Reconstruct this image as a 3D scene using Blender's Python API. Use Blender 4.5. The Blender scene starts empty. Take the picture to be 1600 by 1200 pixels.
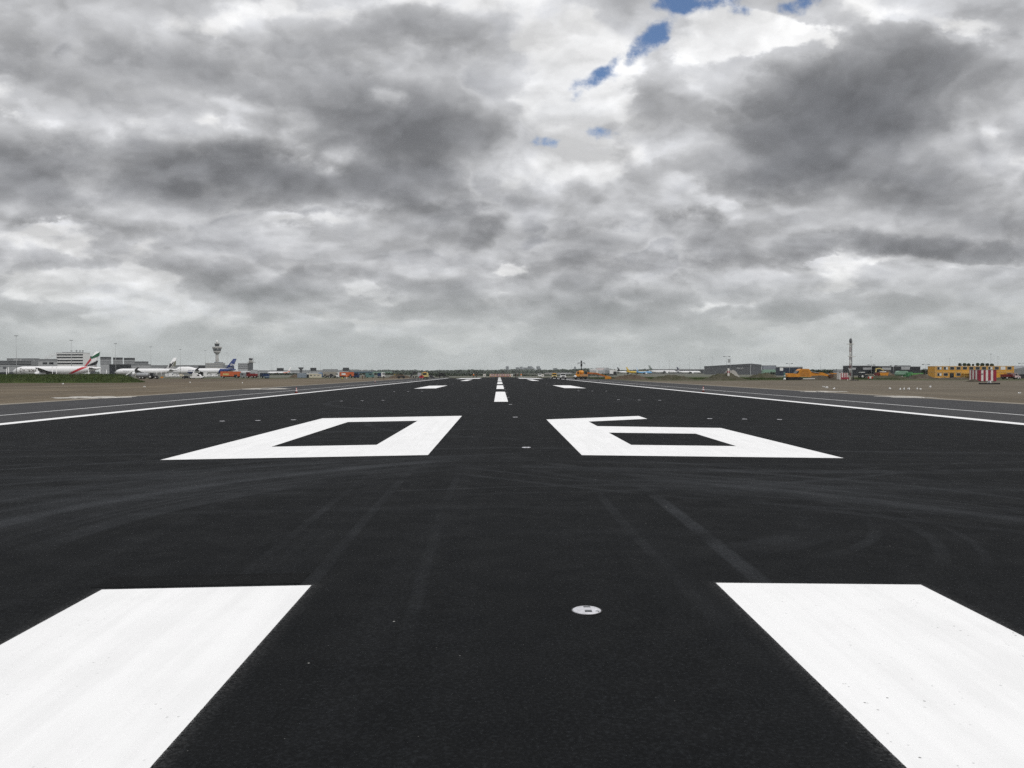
import bpy, math, random
from mathutils import Vector, Matrix
random.seed(7)
R = math.radians
S = bpy.context.scene
COL = S.collection
F = 1294.0            # focal length of the photograph in its own pixels (1600 wide)
H = 1.84              # eye height over the runway crown
G = -0.62             # level of the airfield round the runway
ROLL = 0.0020
PI = math.pi

# ------------------------------------------------------------------ nodes
class NB:
    def __init__(s, tree):
        s.t = tree; s.n = tree.nodes; s.l = tree.links
    def put(s, sock, v):
        if v is None: return
        if isinstance(v, bpy.types.NodeSocket): s.l.new(v, sock)
        elif isinstance(v, (tuple, list)):
            d = sock.default_value
            k = len(d)
            v = list(v)
            if len(v) < k: v = v + [1.0]*(k-len(v))
            sock.default_value = v[:k]
        else:
            try: sock.default_value = v
            except TypeError: sock.default_value = [v]*len(sock.default_value)
    def math(s, op, a, b=None, c=None, clamp=False):
        n = s.n.new('ShaderNodeMath'); n.operation = op; n.use_clamp = clamp
        s.put(n.inputs[0], a); s.put(n.inputs[1], b); s.put(n.inputs[2], c)
        return n.outputs[0]
    def add(s, a, b): return s.math('ADD', a, b)
    def sub(s, a, b): return s.math('SUBTRACT', a, b)
    def mul(s, a, b): return s.math('MULTIPLY', a, b)
    def vm(s, op, a, b=None, sc=None):
        n = s.n.new('ShaderNodeVectorMath'); n.operation = op
        s.put(n.inputs[0], a)
        if b is not None: s.put(n.inputs[1], b)
        if sc is not None: s.put(n.inputs[3], sc)
        return n.outputs[1] if op in ('LENGTH', 'DISTANCE', 'DOT_PRODUCT') else n.outputs[0]
    def comb(s, x, y, z):
        n = s.n.new('ShaderNodeCombineXYZ')
        s.put(n.inputs[0], x); s.put(n.inputs[1], y); s.put(n.inputs[2], z)
        return n.outputs[0]
    def sep(s, v):
        n = s.n.new('ShaderNodeSeparateXYZ'); s.put(n.inputs[0], v)
        return n.outputs
    def noise(s, v, scale, detail=4, rough=.5, dist=0, lac=2.0, color=False):
        n = s.n.new('ShaderNodeTexNoise'); n.noise_dimensions = '3D'
        s.put(n.inputs['Vector'], v); n.inputs['Scale'].default_value = scale
        n.inputs['Detail'].default_value = detail; n.inputs['Roughness'].default_value = rough
        n.inputs['Lacunarity'].default_value = lac; n.inputs['Distortion'].default_value = dist
        return n.outputs['Color'] if color else n.outputs[0]
    def voro(s, v, scale, out='Distance', feature='F1'):
        n = s.n.new('ShaderNodeTexVoronoi'); n.feature = feature
        s.put(n.inputs['Vector'], v); n.inputs['Scale'].default_value = scale
        return n.outputs[out]
    def mr(s, v, a, b, c=0.0, d=1.0, smooth=True):
        n = s.n.new('ShaderNodeMapRange'); n.interpolation_type = 'SMOOTHSTEP' if smooth else 'LINEAR'
        n.clamp = True
        s.put(n.inputs[0], v)
        for i, q in enumerate((a, b, c, d)): s.put(n.inputs[1+i], q)
        return n.outputs[0]
    def mix(s, f, a, b, mode='MIX'):
        n = s.n.new('ShaderNodeMix'); n.data_type = 'RGBA'; n.blend_type = mode
        n.clamp_factor = True
        s.put(n.inputs[0], f); s.put(n.inputs[6], a); s.put(n.inputs[7], b)
        return n.outputs[2]
    def ramp(s, f, stops):
        n = s.n.new('ShaderNodeValToRGB'); cr = n.color_ramp
        while len(cr.elements) < len(stops): cr.elements.new(0.5)
        for e, (p, c) in zip(cr.elements, stops):
            e.position = p; e.color = (c[0], c[1], c[2], 1)
        s.put(n.inputs[0], f)
        return n.outputs[0]
    def pos(s):
        return s.n.new('ShaderNodeNewGeometry').outputs['Position']
    def obj(s):
        return s.n.new('ShaderNodeTexCoord').outputs['Object']
    def bump(s, h, strength, dist):
        n = s.n.new('ShaderNodeBump'); n.inputs['Strength'].default_value = strength
        n.inputs['Distance'].default_value = dist; s.put(n.inputs['Height'], h)
        return n.outputs[0]

def new_mat(name):
    m = bpy.data.materials.new(name); m.use_nodes = True
    nb = NB(m.node_tree)
    b = m.node_tree.nodes['Principled BSDF']
    return m, nb, b

MATS = {}
def M(name, col=None, rough=.6, metal=0.0, var=.18, scale=1.2, spec=.4, streak=False):
    if name in MATS: return MATS[name]
    m, nb, b = new_mat(name)
    o = nb.obj()
    if streak: o = nb.vm('MULTIPLY', o, (1, 1, .15))
    f = nb.noise(o, scale, 6, .6)
    f2 = nb.noise(o, scale*7, 3, .6)
    f = nb.mr(nb.add(nb.mul(f, .7), nb.mul(f2, .3)), .3, .72)
    d = tuple(c*(1-var) for c in col); u = tuple(min(1, c*(1+var*.5)) for c in col)
    nb.put(b.inputs['Base Color'], nb.mix(f, d, u))
    b.inputs['Roughness'].default_value = rough
    b.inputs['Metallic'].default_value = metal
    b.inputs['Specular IOR Level'].default_value = spec
    MATS[name] = m
    return m

# ------------------------------------------------------------------ meshes
class MB:
    def __init__(s): s.v = []; s.f = []; s.sm = []
    def quadface(s, pts, smooth=False):
        k = len(s.v); s.v += [tuple(p) for p in pts]; s.f.append(tuple(range(k, k+len(pts)))); s.sm.append(smooth)
    def box(s, x0, x1, y0, y1, z0, z1):
        k = len(s.v)
        s.v += [(x0,y0,z0),(x1,y0,z0),(x1,y1,z0),(x0,y1,z0),(x0,y0,z1),(x1,y0,z1),(x1,y1,z1),(x0,y1,z1)]
        for q in ((3,2,1,0),(4,5,6,7),(0,1,5,4),(1,2,6,5),(2,3,7,6),(3,0,4,7)):
            s.f.append(tuple(k+i for i in q)); s.sm.append(False)
    def rings(s, rings, closed=True, caps=True, smooth=True):
        n = len(rings[0]); k = len(s.v)
        for r in rings: s.v += [tuple(p) for p in r]
        for i in range(len(rings)-1):
            for j in range(n if closed else n-1):
                a = k+i*n+j; b = k+i*n+(j+1) % n
                s.f.append((a, b, b+n, a+n)); s.sm.append(smooth)
        if caps:
            s.f.append(tuple(k+j for j in range(n))[::-1]); s.sm.append(False)
            e = k+(len(rings)-1)*n
            s.f.append(tuple(e+j for j in range(n))); s.sm.append(False)
    def cyl(s, p0, p1, r0, r1=None, n=10):
        if r1 is None: r1 = r0
        p0 = Vector(p0); p1 = Vector(p1); d = (p1-p0).normalized()
        u = d.orthogonal().normalized(); w = d.cross(u)
        rr = []
        for p, r in ((p0, r0), (p1, r1)):
            rr.append([p+u*math.cos(2*PI*j/n)*r+w*math.sin(2*PI*j/n)*r for j in range(n)])
        s.rings(rr)
    def lathe(s, prof, c=(0,0,0), n=24, axis='Z', smooth=True):
        rr = []
        for r, h in prof:
            ring = []
            for j in range(n):
                a = 2*PI*j/n
                if axis == 'Z': p = (c[0]+r*math.cos(a), c[1]+r*math.sin(a), c[2]+h)
                elif axis == 'X': p = (c[0]+h, c[1]+r*math.cos(a), c[2]+r*math.sin(a))
                else: p = (c[0]+r*math.sin(a), c[1]+h, c[2]+r*math.cos(a))
                ring.append(p)
            rr.append(ring)
        s.rings(rr, smooth=smooth)
    def poly(s, pts, y0, y1):            # outline in x, z pushed along y
        a = [(x, y0, z) for x, z in pts]; b = [(x, y1, z) for x, z in pts]
        s.rings([a, b], smooth=False)
    def plan(s, pts, z0, z1):            # outline in x, y pushed along z
        a = [(x, y, z0) for x, y in pts]; b = [(x, y, z1) for x, y in pts]
        s.rings([a, b], smooth=False)
    def ball(s, c, rx, ry=None, rz=None, n=10, lump=0):
        ry = ry or rx; rz = rz or rx
        rr = []
        for i in range(1, n):
            t = PI*i/n
            rr.append([(c[0]+rx*math.sin(t)*math.cos(2*PI*j/n)*(1+random.uniform(-lump, lump)), c[1]+ry*math.sin(t)*math.sin(2*PI*j/n)*(1+random.uniform(-lump, lump)), c[2]-rz*math.cos(t)) for j in range(n)])
        s.rings(rr)
    def build(s, name, mat, parent=None, smooth=None):
        me = bpy.data.meshes.new(name)
        me.from_pydata(s.v, [], s.f)
        me.polygons.foreach_set('use_smooth', s.sm)
        me.update()
        import bmesh
        bm = bmesh.new(); bm.from_mesh(me); bmesh.ops.recalc_face_normals(bm, faces=bm.faces); bm.to_mesh(me); bm.free()
        if mat: me.materials.append(mat)
        o = bpy.data.objects.new(name, me); COL.objects.link(o)
        if parent: o.parent = parent
        return o

def tag(o, label, cat, group=None, kind=None):
    if label: o['label'] = label
    if cat: o['category'] = cat
    if group: o['group'] = group
    if kind: o['kind'] = kind
    return o
def empty(name, label, cat, loc, rz=0, group=None):
    o = bpy.data.objects.new(name, None); COL.objects.link(o)
    o.location = loc; o.rotation_euler = (0, 0, rz); o.empty_display_size = .3
    return tag(o, label, cat, group)
def spec(mb, sp):
    k = sp[0]
    if k == 'box': mb.box(*sp[1:])
    elif k == 'poly': mb.poly(*sp[1:])
    elif k == 'plan': mb.plan(*sp[1:])
    elif k == 'cyl': mb.cyl(*sp[1:])
    elif k == 'lathe': mb.lathe(*sp[1:])
    elif k == 'ball': mb.ball(*sp[1:])
def part(name, mat, specs, parent, label=None):
    mb = MB()
    for sp in specs: spec(mb, sp)
    o = mb.build(name, mat, parent)
    if label: o['label'] = label
    return o
def copy_tree(o, parent=None):
    c = o.copy(); COL.objects.link(c)
    if parent: c.parent = parent
    for ch in list(o.children): copy_tree(ch, c)
    return c
def thing(name, label, cat, loc, rz, parts, group=None, wheels=None, track=.8, ww=.3, scale=1):
    t = empty(name, label, cat, loc, rz, group)
    for p in parts:
        o = part(p[0], p[1], p[2], t, p[4] if len(p) > 4 else None)
        if len(p) > 3 and p[3]:
            for q in p[3]: part(q[0], q[1], q[2], o)
    if wheels:
        for x, r in wheels:
            for sy in (-1, 1):
                w = part('wheel', TYRE, [('lathe', [(r*.6, -ww/2), (r*.95, -ww/2), (r, -ww*.35), (r, ww*.35), (r*.95, ww/2), (r*.6, ww/2)], (x, sy*track, r), 16, 'Y')], t)
                part('rim', RIM, [('lathe', [(r*.12, -ww*.56), (r*.56, -ww*.52), (r*.6, 0), (r*.56, ww*.52), (r*.12, ww*.56)], (x, sy*track, r), 14, 'Y')], w)
    t.scale = (scale,)*3
    return t

# photograph position -> place on the airfield
YAW = math.atan(20/F)
def X(px, Z): return math.tan(math.atan((px-800)/F)+YAW)*Z - 0.13
def HY(px): return 582.7 + (780-px)*ROLL
def ZH(px, py, Z): return H + (HY(px)-py)*(Z*math.cos(YAW)+X(px, Z)*math.sin(YAW))/F          # world height of a point seen at py
def gz(x): return -0.015*abs(x) if abs(x) < 39.2 else G
def at(px, Z):
    x = X(px, Z); return (x, Z, gz(x))

# ------------------------------------------------------------------ materials
TYRE = M('tyre_rubber', (.02,.02,.02), .85)
RIM = M('wheel_rim', (.55,.55,.53), .45, .2)
WHITE = M('white_paint', (.78,.78,.77), .4, var=.08)
CREAM = M('cream_paint', (.62,.57,.45), .5)
GREYL = M('light_grey_cladding', (.40,.41,.42), .6, streak=True)
GREYM = M('grey_cladding', (.22,.23,.24), .6, streak=True)
GREYD = M('dark_grey_cladding', (.095,.10,.11), .6, streak=True)
BLACKB = M('black_cladding', (.022,.025,.03), .5)
NAVYB = M('navy_cladding', (.02,.03,.055), .5)
BLACK = M('black_metal', (.018,.018,.018), .6)
STEEL = M('galvanised_steel', (.33,.34,.35), .45, .4)
GLASS = M('dark_window_glass', (.018,.022,.028), .08, var=.3, spec=.6)
ORANGE = M('orange_machine_paint', (.62,.25,.025), .45)
ORANGEB = M('orange_cabin_paint', (.68,.34,.035), .5, var=.12)
ORANGER = M('orange_red_canvas', (.58,.13,.045), .6, var=.2)
RED = M('red_paint', (.42,.03,.035), .5)
REDD = M('dark_red_paint', (.16,.015,.015), .5)
YELLOW = M('yellow_paint', (.62,.42,.04), .45)
YELLOWP = M('pale_yellow_paint', (.62,.50,.20), .45)
BLUED = M('dark_blue_paint', (.015,.035,.10), .45)
BLUE = M('blue_paint', (.07,.22,.50), .4)
SKYB = M('light_blue_paint', (.16,.40,.68), .35, var=.08)
GREEN = M('green_paint', (.06,.22,.09), .5)
GREENP = M('pale_green_paint', (.22,.36,.27), .5)
GREENB = M('blue_green_paint', (.10,.20,.19), .5)
CONC = M('concrete', (.36,.355,.34), .85, streak=True)
AIRW = M('aircraft_white', (.80,.80,.80), .3, var=.05, scale=.25)
AIRG = M('aircraft_grey', (.20,.205,.215), .45, var=.1)
WINGD = M('wing_underside_grey', (.16,.165,.17), .5)
SILVER = M('bare_metal', (.5,.5,.5), .3, .7)
SKIN = M('skin', (.45,.27,.2), .6)
HIVIS = M('orange_work_jacket', (.70,.20,.03), .8)
HIVISY = M('yellow_work_jacket', (.62,.60,.10), .8)
DARKCL = M('dark_work_clothes', (.025,.027,.035), .9)
BROWNCL = M('brown_work_clothes', (.10,.055,.035), .9)
HELM = M('white_helmet', (.75,.75,.72), .4)
BARK = M('bark', (.06,.048,.035), .9)

def leaf_mat(name, dark, light):
    m, nb, b = new_mat(name)
    f = nb.noise(nb.obj(), .9, 4, .6)
    info = nb.n.new('ShaderNodeNewGeometry').outputs['Random Per Island']
    nb.put(b.inputs['Base Color'], nb.mix(nb.add(nb.mul(f, .6), nb.mul(info, .4)), dark, light))
    b.inputs['Roughness'].default_value = .8; b.inputs['Specular IOR Level'].default_value = .15
    return m
LEAF = leaf_mat('tree_leaves', (.016,.03,.012), (.05,.075,.03))
LEAFW = leaf_mat('wood_leaves', (.03,.042,.030), (.065,.08,.055))  # greyed so the far woods carry some distance haze in their colour
GRASSB = leaf_mat('grass_blades', (.022,.044,.012), (.078,.10,.034))

def earth_mat(name, a, b_, c, rough=1.0, sc=.5):
    m, nb, b = new_mat(name)
    p = nb.pos()
    n1 = nb.noise(p, sc*.35, 6, .65); n2 = nb.noise(p, sc*5, 6, .7); n3 = nb.noise(p, sc*.12, 3, .5)
    col = nb.mix(nb.mr(n1, .35, .65), a, b_)
    col = nb.mix(nb.mul(nb.mr(nb.add(nb.mul(n2, .5), nb.mul(n3, .5)), .42, .62), .7), col, c)
    nb.put(b.inputs['Base Color'], col)
    b.inputs['Roughness'].default_value = rough; b.inputs['Specular IOR Level'].default_value = .1
    nb.put(b.inputs['Normal'], nb.bump(n2, .8, .25))
    return m
EARTH = earth_mat('turned_earth', (.072,.060,.046), (.115,.098,.076), (.045,.043,.03), sc=2)
EARTHG = earth_mat('weedy_earth', (.07,.062,.044), (.095,.088,.062), (.035,.045,.018), sc=2)
EARTHR = earth_mat('reddish_earth', (.085,.063,.046), (.13,.10,.075), (.05,.042,.03), sc=2)
GRAVEL = earth_mat('pale_gravel', (.24,.23,.21), (.32,.31,.28), (.18,.17,.155))
RUBBLE = earth_mat('white_rubble', (.45,.43,.39), (.62,.60,.56), (.30,.28,.25))
TURF = earth_mat('mown_bank_turf', (.026,.05,.012), (.055,.08,.024), (.08,.075,.04))

# ground of the airfield ----------------------------------------------------
def ground_material():
    m, nb, b = new_mat('airfield_ground')
    p = nb.pos(); x, y, z = nb.sep(p)
    ax = nb.math('ABSOLUTE', x)
    wob = nb.noise(p, .03, 4, .6)
    lim = nb.add(nb.add(239, nb.mul(nb.mr(x, 24, 44, 1, 0), 160)), nb.mul(nb.sub(wob, .5), 26))
    far = nb.mr(nb.sub(y, lim), -6, 8)
    # fine levelled sand with grader passes along the runway
    n1 = nb.noise(p, .05, 6, .6); n2 = nb.noise(p, 1.7, 8, .72); n3 = nb.noise(nb.vm('MULTIPLY', p, (.35, .012, 1)), 1, 5, .6)
    sand = nb.mix(nb.mr(n1, .35, .65), (.110,.087,.060), (.165,.136,.098))
    sand = nb.mix(nb.mul(nb.mr(n3, .48, .60), .55), sand, (.083,.070,.054))
    sand = nb.mix(nb.mul(nb.mr(n2, .45, .7), .5), sand, (.21,.185,.15))
    # right hand side is greyer
    sand = nb.mix(nb.mul(nb.mr(x, 20, 60), .45), sand, nb.mix(n2, (.095,.086,.072), (.15,.138,.115)))
    # darker moist pass on the left, towards the bank
    band = nb.mul(nb.mr(nb.add(x, nb.mul(nb.sub(wob, .5), 9)), -100, -84, 1, 0), nb.mr(nb.add(y, nb.mul(nb.sub(wob, .5), 40)), 120, 170))
    sand = nb.mix(nb.mul(band, .5), sand, (.075,.06,.046))
    # pale strip next to the shoulder
    edge = nb.mr(nb.add(ax, nb.mul(nb.sub(nb.noise(p, .3, 4, .6), .5), 2.4)), 40.6, 41.6, 1, 0)
    sand = nb.mix(nb.mul(edge, .75), sand, (.30,.275,.235))
    # rough ground further out
    g1 = nb.noise(nb.vm('MULTIPLY', p, (1, .6, 1)), .012, 6, .65); g2 = nb.noise(p, .11, 6, .65)
    rough = nb.mix(nb.mr(g1, .40, .58), (.105,.092,.07), (.05,.065,.026))
    rough = nb.mix(nb.mul(nb.mr(g2, .45, .62), .6), rough, (.10,.105,.055))
    conc = nb.mr(nb.add(y, nb.mul(nb.sub(g1, .5), 120)), 420, 520)
    rough = nb.mix(nb.mul(conc, .55), rough, (.155,.155,.145))
    nb.put(b.inputs['Base Color'], nb.mix(far, sand, rough))
    b.inputs['Roughness'].default_value = 1; b.inputs['Specular IOR Level'].default_value = .08
    nb.put(b.inputs['Normal'], nb.bump(nb.add(n2, nb.mul(n3, .6)), .7, .12))
    return m

def arc(nb, p, cx, cy, r, w, amp, nz, cut=None):
    d = nb.math('ABSOLUTE', nb.sub(nb.vm('DISTANCE', p, (cx, cy, 0)), r))
    f = nb.mr(d, w*.45, w, 1, 0)
    f = nb.mul(f, nb.mul(nz, amp))
    return f
def asphalt_material(name, base, light, tracks, speck, graded=False):
    m, nb, b = new_mat(name)
    p = nb.pos(); x, y, z = nb.sep(p)
    pf = nb.comb(x, y, 0)
    big = nb.noise(p, .16, 5, .6)
    mid = nb.noise(p, 2.2, 5, .65)
    fine = nb.noise(p, 95, 3, .8)
    grain = nb.voro(p, 140)
    lon = nb.noise(nb.comb(nb.mul(x, 1.1), nb.mul(y, .025), 0), 1.0, 5, .65)
    lat = nb.noise(nb.comb(nb.mul(x, .03), nb.mul(y, .9), 7), 1.0, 5, .62)
    col = nb.mix(nb.mr(nb.add(nb.mul(big, .6), nb.mul(mid, .4)), .35, .68), base, tuple(c*1.35 for c in base))
    col = nb.mix(nb.mul(nb.mr(lon, .5, .72), .15), col, light)
    if tracks:
        nz = nb.mr(nb.noise(nb.vm('MULTIPLY', p, (1, 1, 1)), .5, 5, .7), .3, .66)
        brk = nb.mr(nb.noise(p, .11, 3, .5), .42, .58)
        col = nb.mix(nb.mul(nb.mul(nb.mr(lat, .52, .72), nb.mr(y, 8, 14)), nb.mul(nb.mr(y, 30, 55, 1, 0), .5)), col, light)
        ring = None
        for (qx, qy, ra, rb_, xa, xb) in ((2.4, 9.2, 6.2, 14.0, -12, -1), (-1.5, 6.0, 7.5, 15.0, 1.5, 12)):
            dd = nb.vm('DISTANCE', pf, (qx, qy, 0))
            rn = nb.noise(nb.comb(nb.mul(dd, 2.6), nb.mul(nb.vm('DISTANCE', pf, (qx-30, qy+8, 0)), .12), qx), 1, 5, .65)
            rf = nb.mul(nb.mr(rn, .47, .70), nb.mul(nb.mul(nb.mr(dd, ra, ra+1.5), nb.mr(dd, rb_-3, rb_, 1, 0)), nb.mul(nb.mr(x, xa, xa+2), nb.mr(x, xb-1.5, xb, 1, 0))))
            rf = nb.mul(rf, nb.mr(y, 8.5, 12))
            ring = rf if ring is None else nb.math('MAXIMUM', ring, rf)
        col = nb.mix(nb.mul(ring, .75), col, light)
        hazy = nb.mul(nb.mul(nb.mr(nb.vm('LENGTH', nb.vm('MULTIPLY', nb.vm('SUBTRACT', pf, (-6.2, 14.6, 0)), (.17, .32, 0))), .2, 1.0, 1, 0), nb.mr(lat, .35, .7)), .75)
        col = nb.mix(hazy, col, light)
        hazy2 = nb.mul(nb.mul(nb.mr(nb.vm('LENGTH', nb.vm('MULTIPLY', nb.vm('SUBTRACT', pf, (4.2, 14.8, 0)), (.2, .33, 0))), .2, 1.0, 1, 0), nb.mr(lat, .38, .7)), .45)
        col = nb.mix(hazy2, col, light)
        tot = None
        for a in tracks:
            cx, cy, r, w, amp, xa, xb, ya, yb = a
            f = arc(nb, pf, cx, cy, r, w, amp, nz)
            f = nb.mul(f, nb.mul(nb.mul(nb.mr(x, xa, xa+1.2), nb.mr(x, xb-1.2, xb, 1, 0)), nb.mul(nb.mr(y, ya, ya+1.5), nb.mr(y, yb-1.5, yb, 1, 0))))
            tot = f if tot is None else nb.math('MAXIMUM', tot, f)
        col = nb.mix(tot, col, tuple(c*1.25 for c in light))
        ax = nb.math('ABSOLUTE', x)
        ov = None
        for ed, a0, a1 in ((1.79, -.16, .0), (3.61, .0, .16)):
            dd = nb.math('ABSOLUTE', nb.sub(ax, ed))
            f = nb.mr(dd, 0.0, .15, 1, 0)
            ov = f if ov is None else nb.math('MAXIMUM', ov, f)
        ov = nb.mul(nb.mul(ov, nb.mr(y, 7.3, 7.4, 1, 0)), nb.mr(nb.noise(p, 60, 3, .75), .36, .66))
        col = nb.mix(nb.mul(ov, .38), col, (.11,.11,.11))
    # aggregate grain, loose chips and flecks of paint
    coarse = nb.noise(p, 42, 2, .6)
    col = nb.mix(nb.mr(coarse, .38, .62, .55, 0), col, tuple(c*.35 for c in base))
    col = nb.mix(nb.mul(nb.mr(coarse, .54, .72), .5), col, tuple(c*2.8 for c in base))
    col = nb.mix(nb.mul(nb.mr(fine, .56, .74), .6), col, tuple(c*3.2 for c in base))
    col = nb.mix(nb.mul(nb.mr(grain, .30, .10), .35), col, tuple(c*.45 for c in base))
    fl = nb.mr(nb.voro(p, 3.2), .035, .018)
    keep = nb.mr(nb.noise(p, 5.7, 1, .5), .58, .62)
    col = nb.mix(nb.mul(nb.mul(fl, keep), speck), col, (.34,.34,.32))
    fl2 = nb.mr(nb.voro(nb.vm('ADD', p, (3.3, 1.7, 0)), 14), .06, .03)
    col = nb.mix(nb.mul(nb.mul(fl2, nb.mr(nb.noise(p, 3.1, 1, .5), .60, .64)), speck*.7), col, (.20,.20,.19))
    nb.put(b.inputs['Base Color'], col)
    nb.put(b.inputs['Roughness'], nb.mr(mid, .3, .7, .78, .95))
    b.inputs['Specular IOR Level'].default_value = .09
    nb.put(b.inputs['Normal'], nb.bump(nb.add(fine, nb.mul(grain, .8)), .55, .004))
    return m

def paint_material():
    m, nb, b = new_mat('runway_marking_paint')
    p = nb.pos(); x, y, z = nb.sep(p)
    st = nb.noise(nb.comb(nb.mul(x, 5), nb.mul(y, .25), 0), 1, 5, .6)
    bl = nb.noise(p, 1.1, 4, .6)
    col = nb.mix(nb.mr(nb.add(nb.mul(st, .6), nb.mul(bl, .4)), .38, .62), (.77,.77,.765), (.83,.83,.825))
    spots = nb.mr(nb.voro(p, 17), .17, .09)
    keep = nb.mr(nb.add(nb.noise(p, 1.6, 3, .6), nb.mul(nb.noise(nb.comb(nb.mul(x, 3), nb.mul(y, .6), 3), 1, 2, .5), .6)), .76, .98)
    keep2 = nb.mul(nb.mr(nb.noise(p, 19, 1, .5), .50, .58), nb.mr(x, -3, 3, .4, 1))
    col = nb.mix(nb.mul(nb.mul(spots, nb.mul(keep, keep2)), .9), col, (.13,.13,.125))
    scuff = nb.mul(nb.mr(nb.noise(nb.comb(nb.mul(x, 40), nb.mul(y, 6), 0), 1, 4, .7), .66, .74), nb.mr(nb.noise(p, .9, 3, .6), .52, .64))
    col = nb.mix(nb.mul(scuff, .55), col, (.33,.33,.32))
    nb.put(b.inputs['Base Color'], col)
    b.inputs['Roughness'].default_value = .7; b.inputs['Specular IOR Level'].default_value = .25
    nb.put(b.inputs['Normal'], nb.bump(nb.noise(p, 90, 3, .7), .3, .003))
    at_ = nb.n.new('ShaderNodeAttribute'); at_.attribute_name = 'cover'
    a = at_.outputs['Fac']
    n = nb.noise(p, 120, 3, .7)
    n2 = nb.noise(p, 14, 3, .6)
    lim = nb.add(nb.mul(nb.sub(n, .5), .9), nb.mul(nb.sub(n2, .5), .35))
    solid = nb.mr(nb.add(a, nb.mul(lim, .22)), .80, .94)
    dust = nb.mul(nb.math('POWER', a, 2.2), nb.mul(nb.mr(n, .42, .66), .30))
    fac = nb.math('MAXIMUM', solid, dust)
    tr = nb.n.new('ShaderNodeBsdfTransparent'); mx = nb.n.new('ShaderNodeMixShader')
    nb.l.new(fac, mx.inputs[0]); nb.l.new(tr.outputs[0], mx.inputs[1]); nb.l.new(b.outputs[0], mx.inputs[2])
    nb.l.new(mx.outputs[0], m.node_tree.nodes['Material Output'].inputs[0])
    return m

# ================================================================== SETTING
ground = MB()
gx = [-9000,-3000,-900,-300,-120,-60,-39,0,39,60,120,300,900,3000,9000]
gy = [-9000,-2000,-400,-60,60,200,300,500,900,1800,4000,9000]
k = len(ground.v)
for yy in gy:
    for xx in gx: ground.v.append((xx, yy, G if abs(xx) > 10 else G-.25))
for j in range(len(gy)-1):
    for i in range(len(gx)-1):
        a = j*len(gx)+i; ground.f.append((a, a+1, a+1+len(gx), a+len(gx))); ground.sm.append(False)
o = ground.build('ground', ground_material()); tag(o, None, None, kind='structure')

TR = [  # faint wheel marks: circle centre, radius, width, strength, x range, y range
    (2.4, 9.2, 9.1, .32, .75, -9, 0, 8.5, 19), (2.4, 9.2, 9.35, 1.0, .40, -9, 1, 8.5, 19), (2.4, 9.2, 7.6, .25, .35, -8, 1, 8.5, 19), (2.4, 9.2, 11.0, .5, .30, -11, 0, 9, 19),
    (6, -7, 26.5, .22, .55, -14, 1, 12, 19.5), (6, -7, 25.2, .5, .30, -14, 1, 12, 18.5), (3, -5, 26.2, .18, .60, -16, -3, 13, 19.6), (3, -5, 27.1, .12, .4, -16, -3, 13, 19.6),
    (1.2, 11.3, 2.75, .26, .36, 1.5, 4.2, 8, 14.6), (1.2, 11.3, 3.05, .14, .30, 1.5, 4.4, 8, 14.6), (25.4, 34.3, 30.0, .22, .42, 0, 8, 9.5, 18), (25.4, 34.3, 31.1, .16, .30, 0, 8, 9, 18), (1.2, 11.3, 3.5, .10, .34, 1.5, 5.0, 8, 15), (0.6, 10.6, 4.4, .10, .36, 1.5, 5.6, 7.6, 15), (0.6, 10.6, 4.8, .07, .30, 1.5, 6, 7.6, 15.4), (9, 24, 13.2, .12, .42, -2, 9, 10, 18), (9, 24, 12.5, .09, .34, -2, 9, 10, 18), (-3, 30, 17.6, .12, .40, -6, 10, 12, 18), (-3, 30, 16.9, .08, .34, -6, 10, 12, 18), (4.5, 40, 24, .30, .38, -5, 13, 14, 19), (4.5, 40, 22.8, .22, .30, -5, 13, 14, 19.5),
    (-200, 11, 202.24, .13, .62, 1.2, 3.4, 5.4, 14.2), (260, 12, 261.85, .09, .32, -3.6, -.8, 6.6, 18.6), (262, 12, 264.55, .08, .28, -4.6, -1.6, 6.6, 18.2), (150, 12, 150.9, .08, .2, -3, 1, 5, 18.6), (150, 12, 148.6, .09, .22, -1, 3, 5, 15),
    (14, 60, 26, .30, .40, -14, -5, 38, 90), (-16, 66, 26, .25, .40, 4, 12, 38, 100), (8, 34, 13.4, .22, .4, -7, 2, 22, 50), (-4, 46, 12, .25, .35, -14, 0, 36, 60)]
ASPH = asphalt_material('fresh_asphalt', (.0068,.0075,.0083), (.041,.044,.0485), TR, 1.0)
SHOULD = asphalt_material('worn_asphalt', (.050,.050,.052), (.085,.085,.085), None, .3)
PAINT = paint_material()

def strip(name, xs, y0, y1, mat, dz=0.0, parent=None, thick=True, ny=1):
    mb = MB()
    ys = [y0+(y1-y0)*i/ny for i in range(ny+1)]
    for i in range(len(xs)-1):
        for j in range(ny):
            mb.quadface([(xs[i], ys[j], -.015*abs(xs[i])+dz), (xs[i+1], ys[j], -.015*abs(xs[i+1])+dz), (xs[i+1], ys[j+1], -.015*abs(xs[i+1])+dz), (xs[i], ys[j+1], -.015*abs(xs[i])+dz)])
    o = mb.build(name, mat, parent)
    for f in o.data.polygons:
        if f.normal.z < 0: f.flip()
    return o
RUN = strip('runway', [-22.3, 0, 22.3], -300, 352, ASPH); tag(RUN, None, None, kind='structure')
for sx in (-1, 1):
    o = strip('runway_shoulder', sorted([sx*22.3, sx*39.2]), -300, 420, SHOULD); tag(o, None, None, kind='structure')

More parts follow.
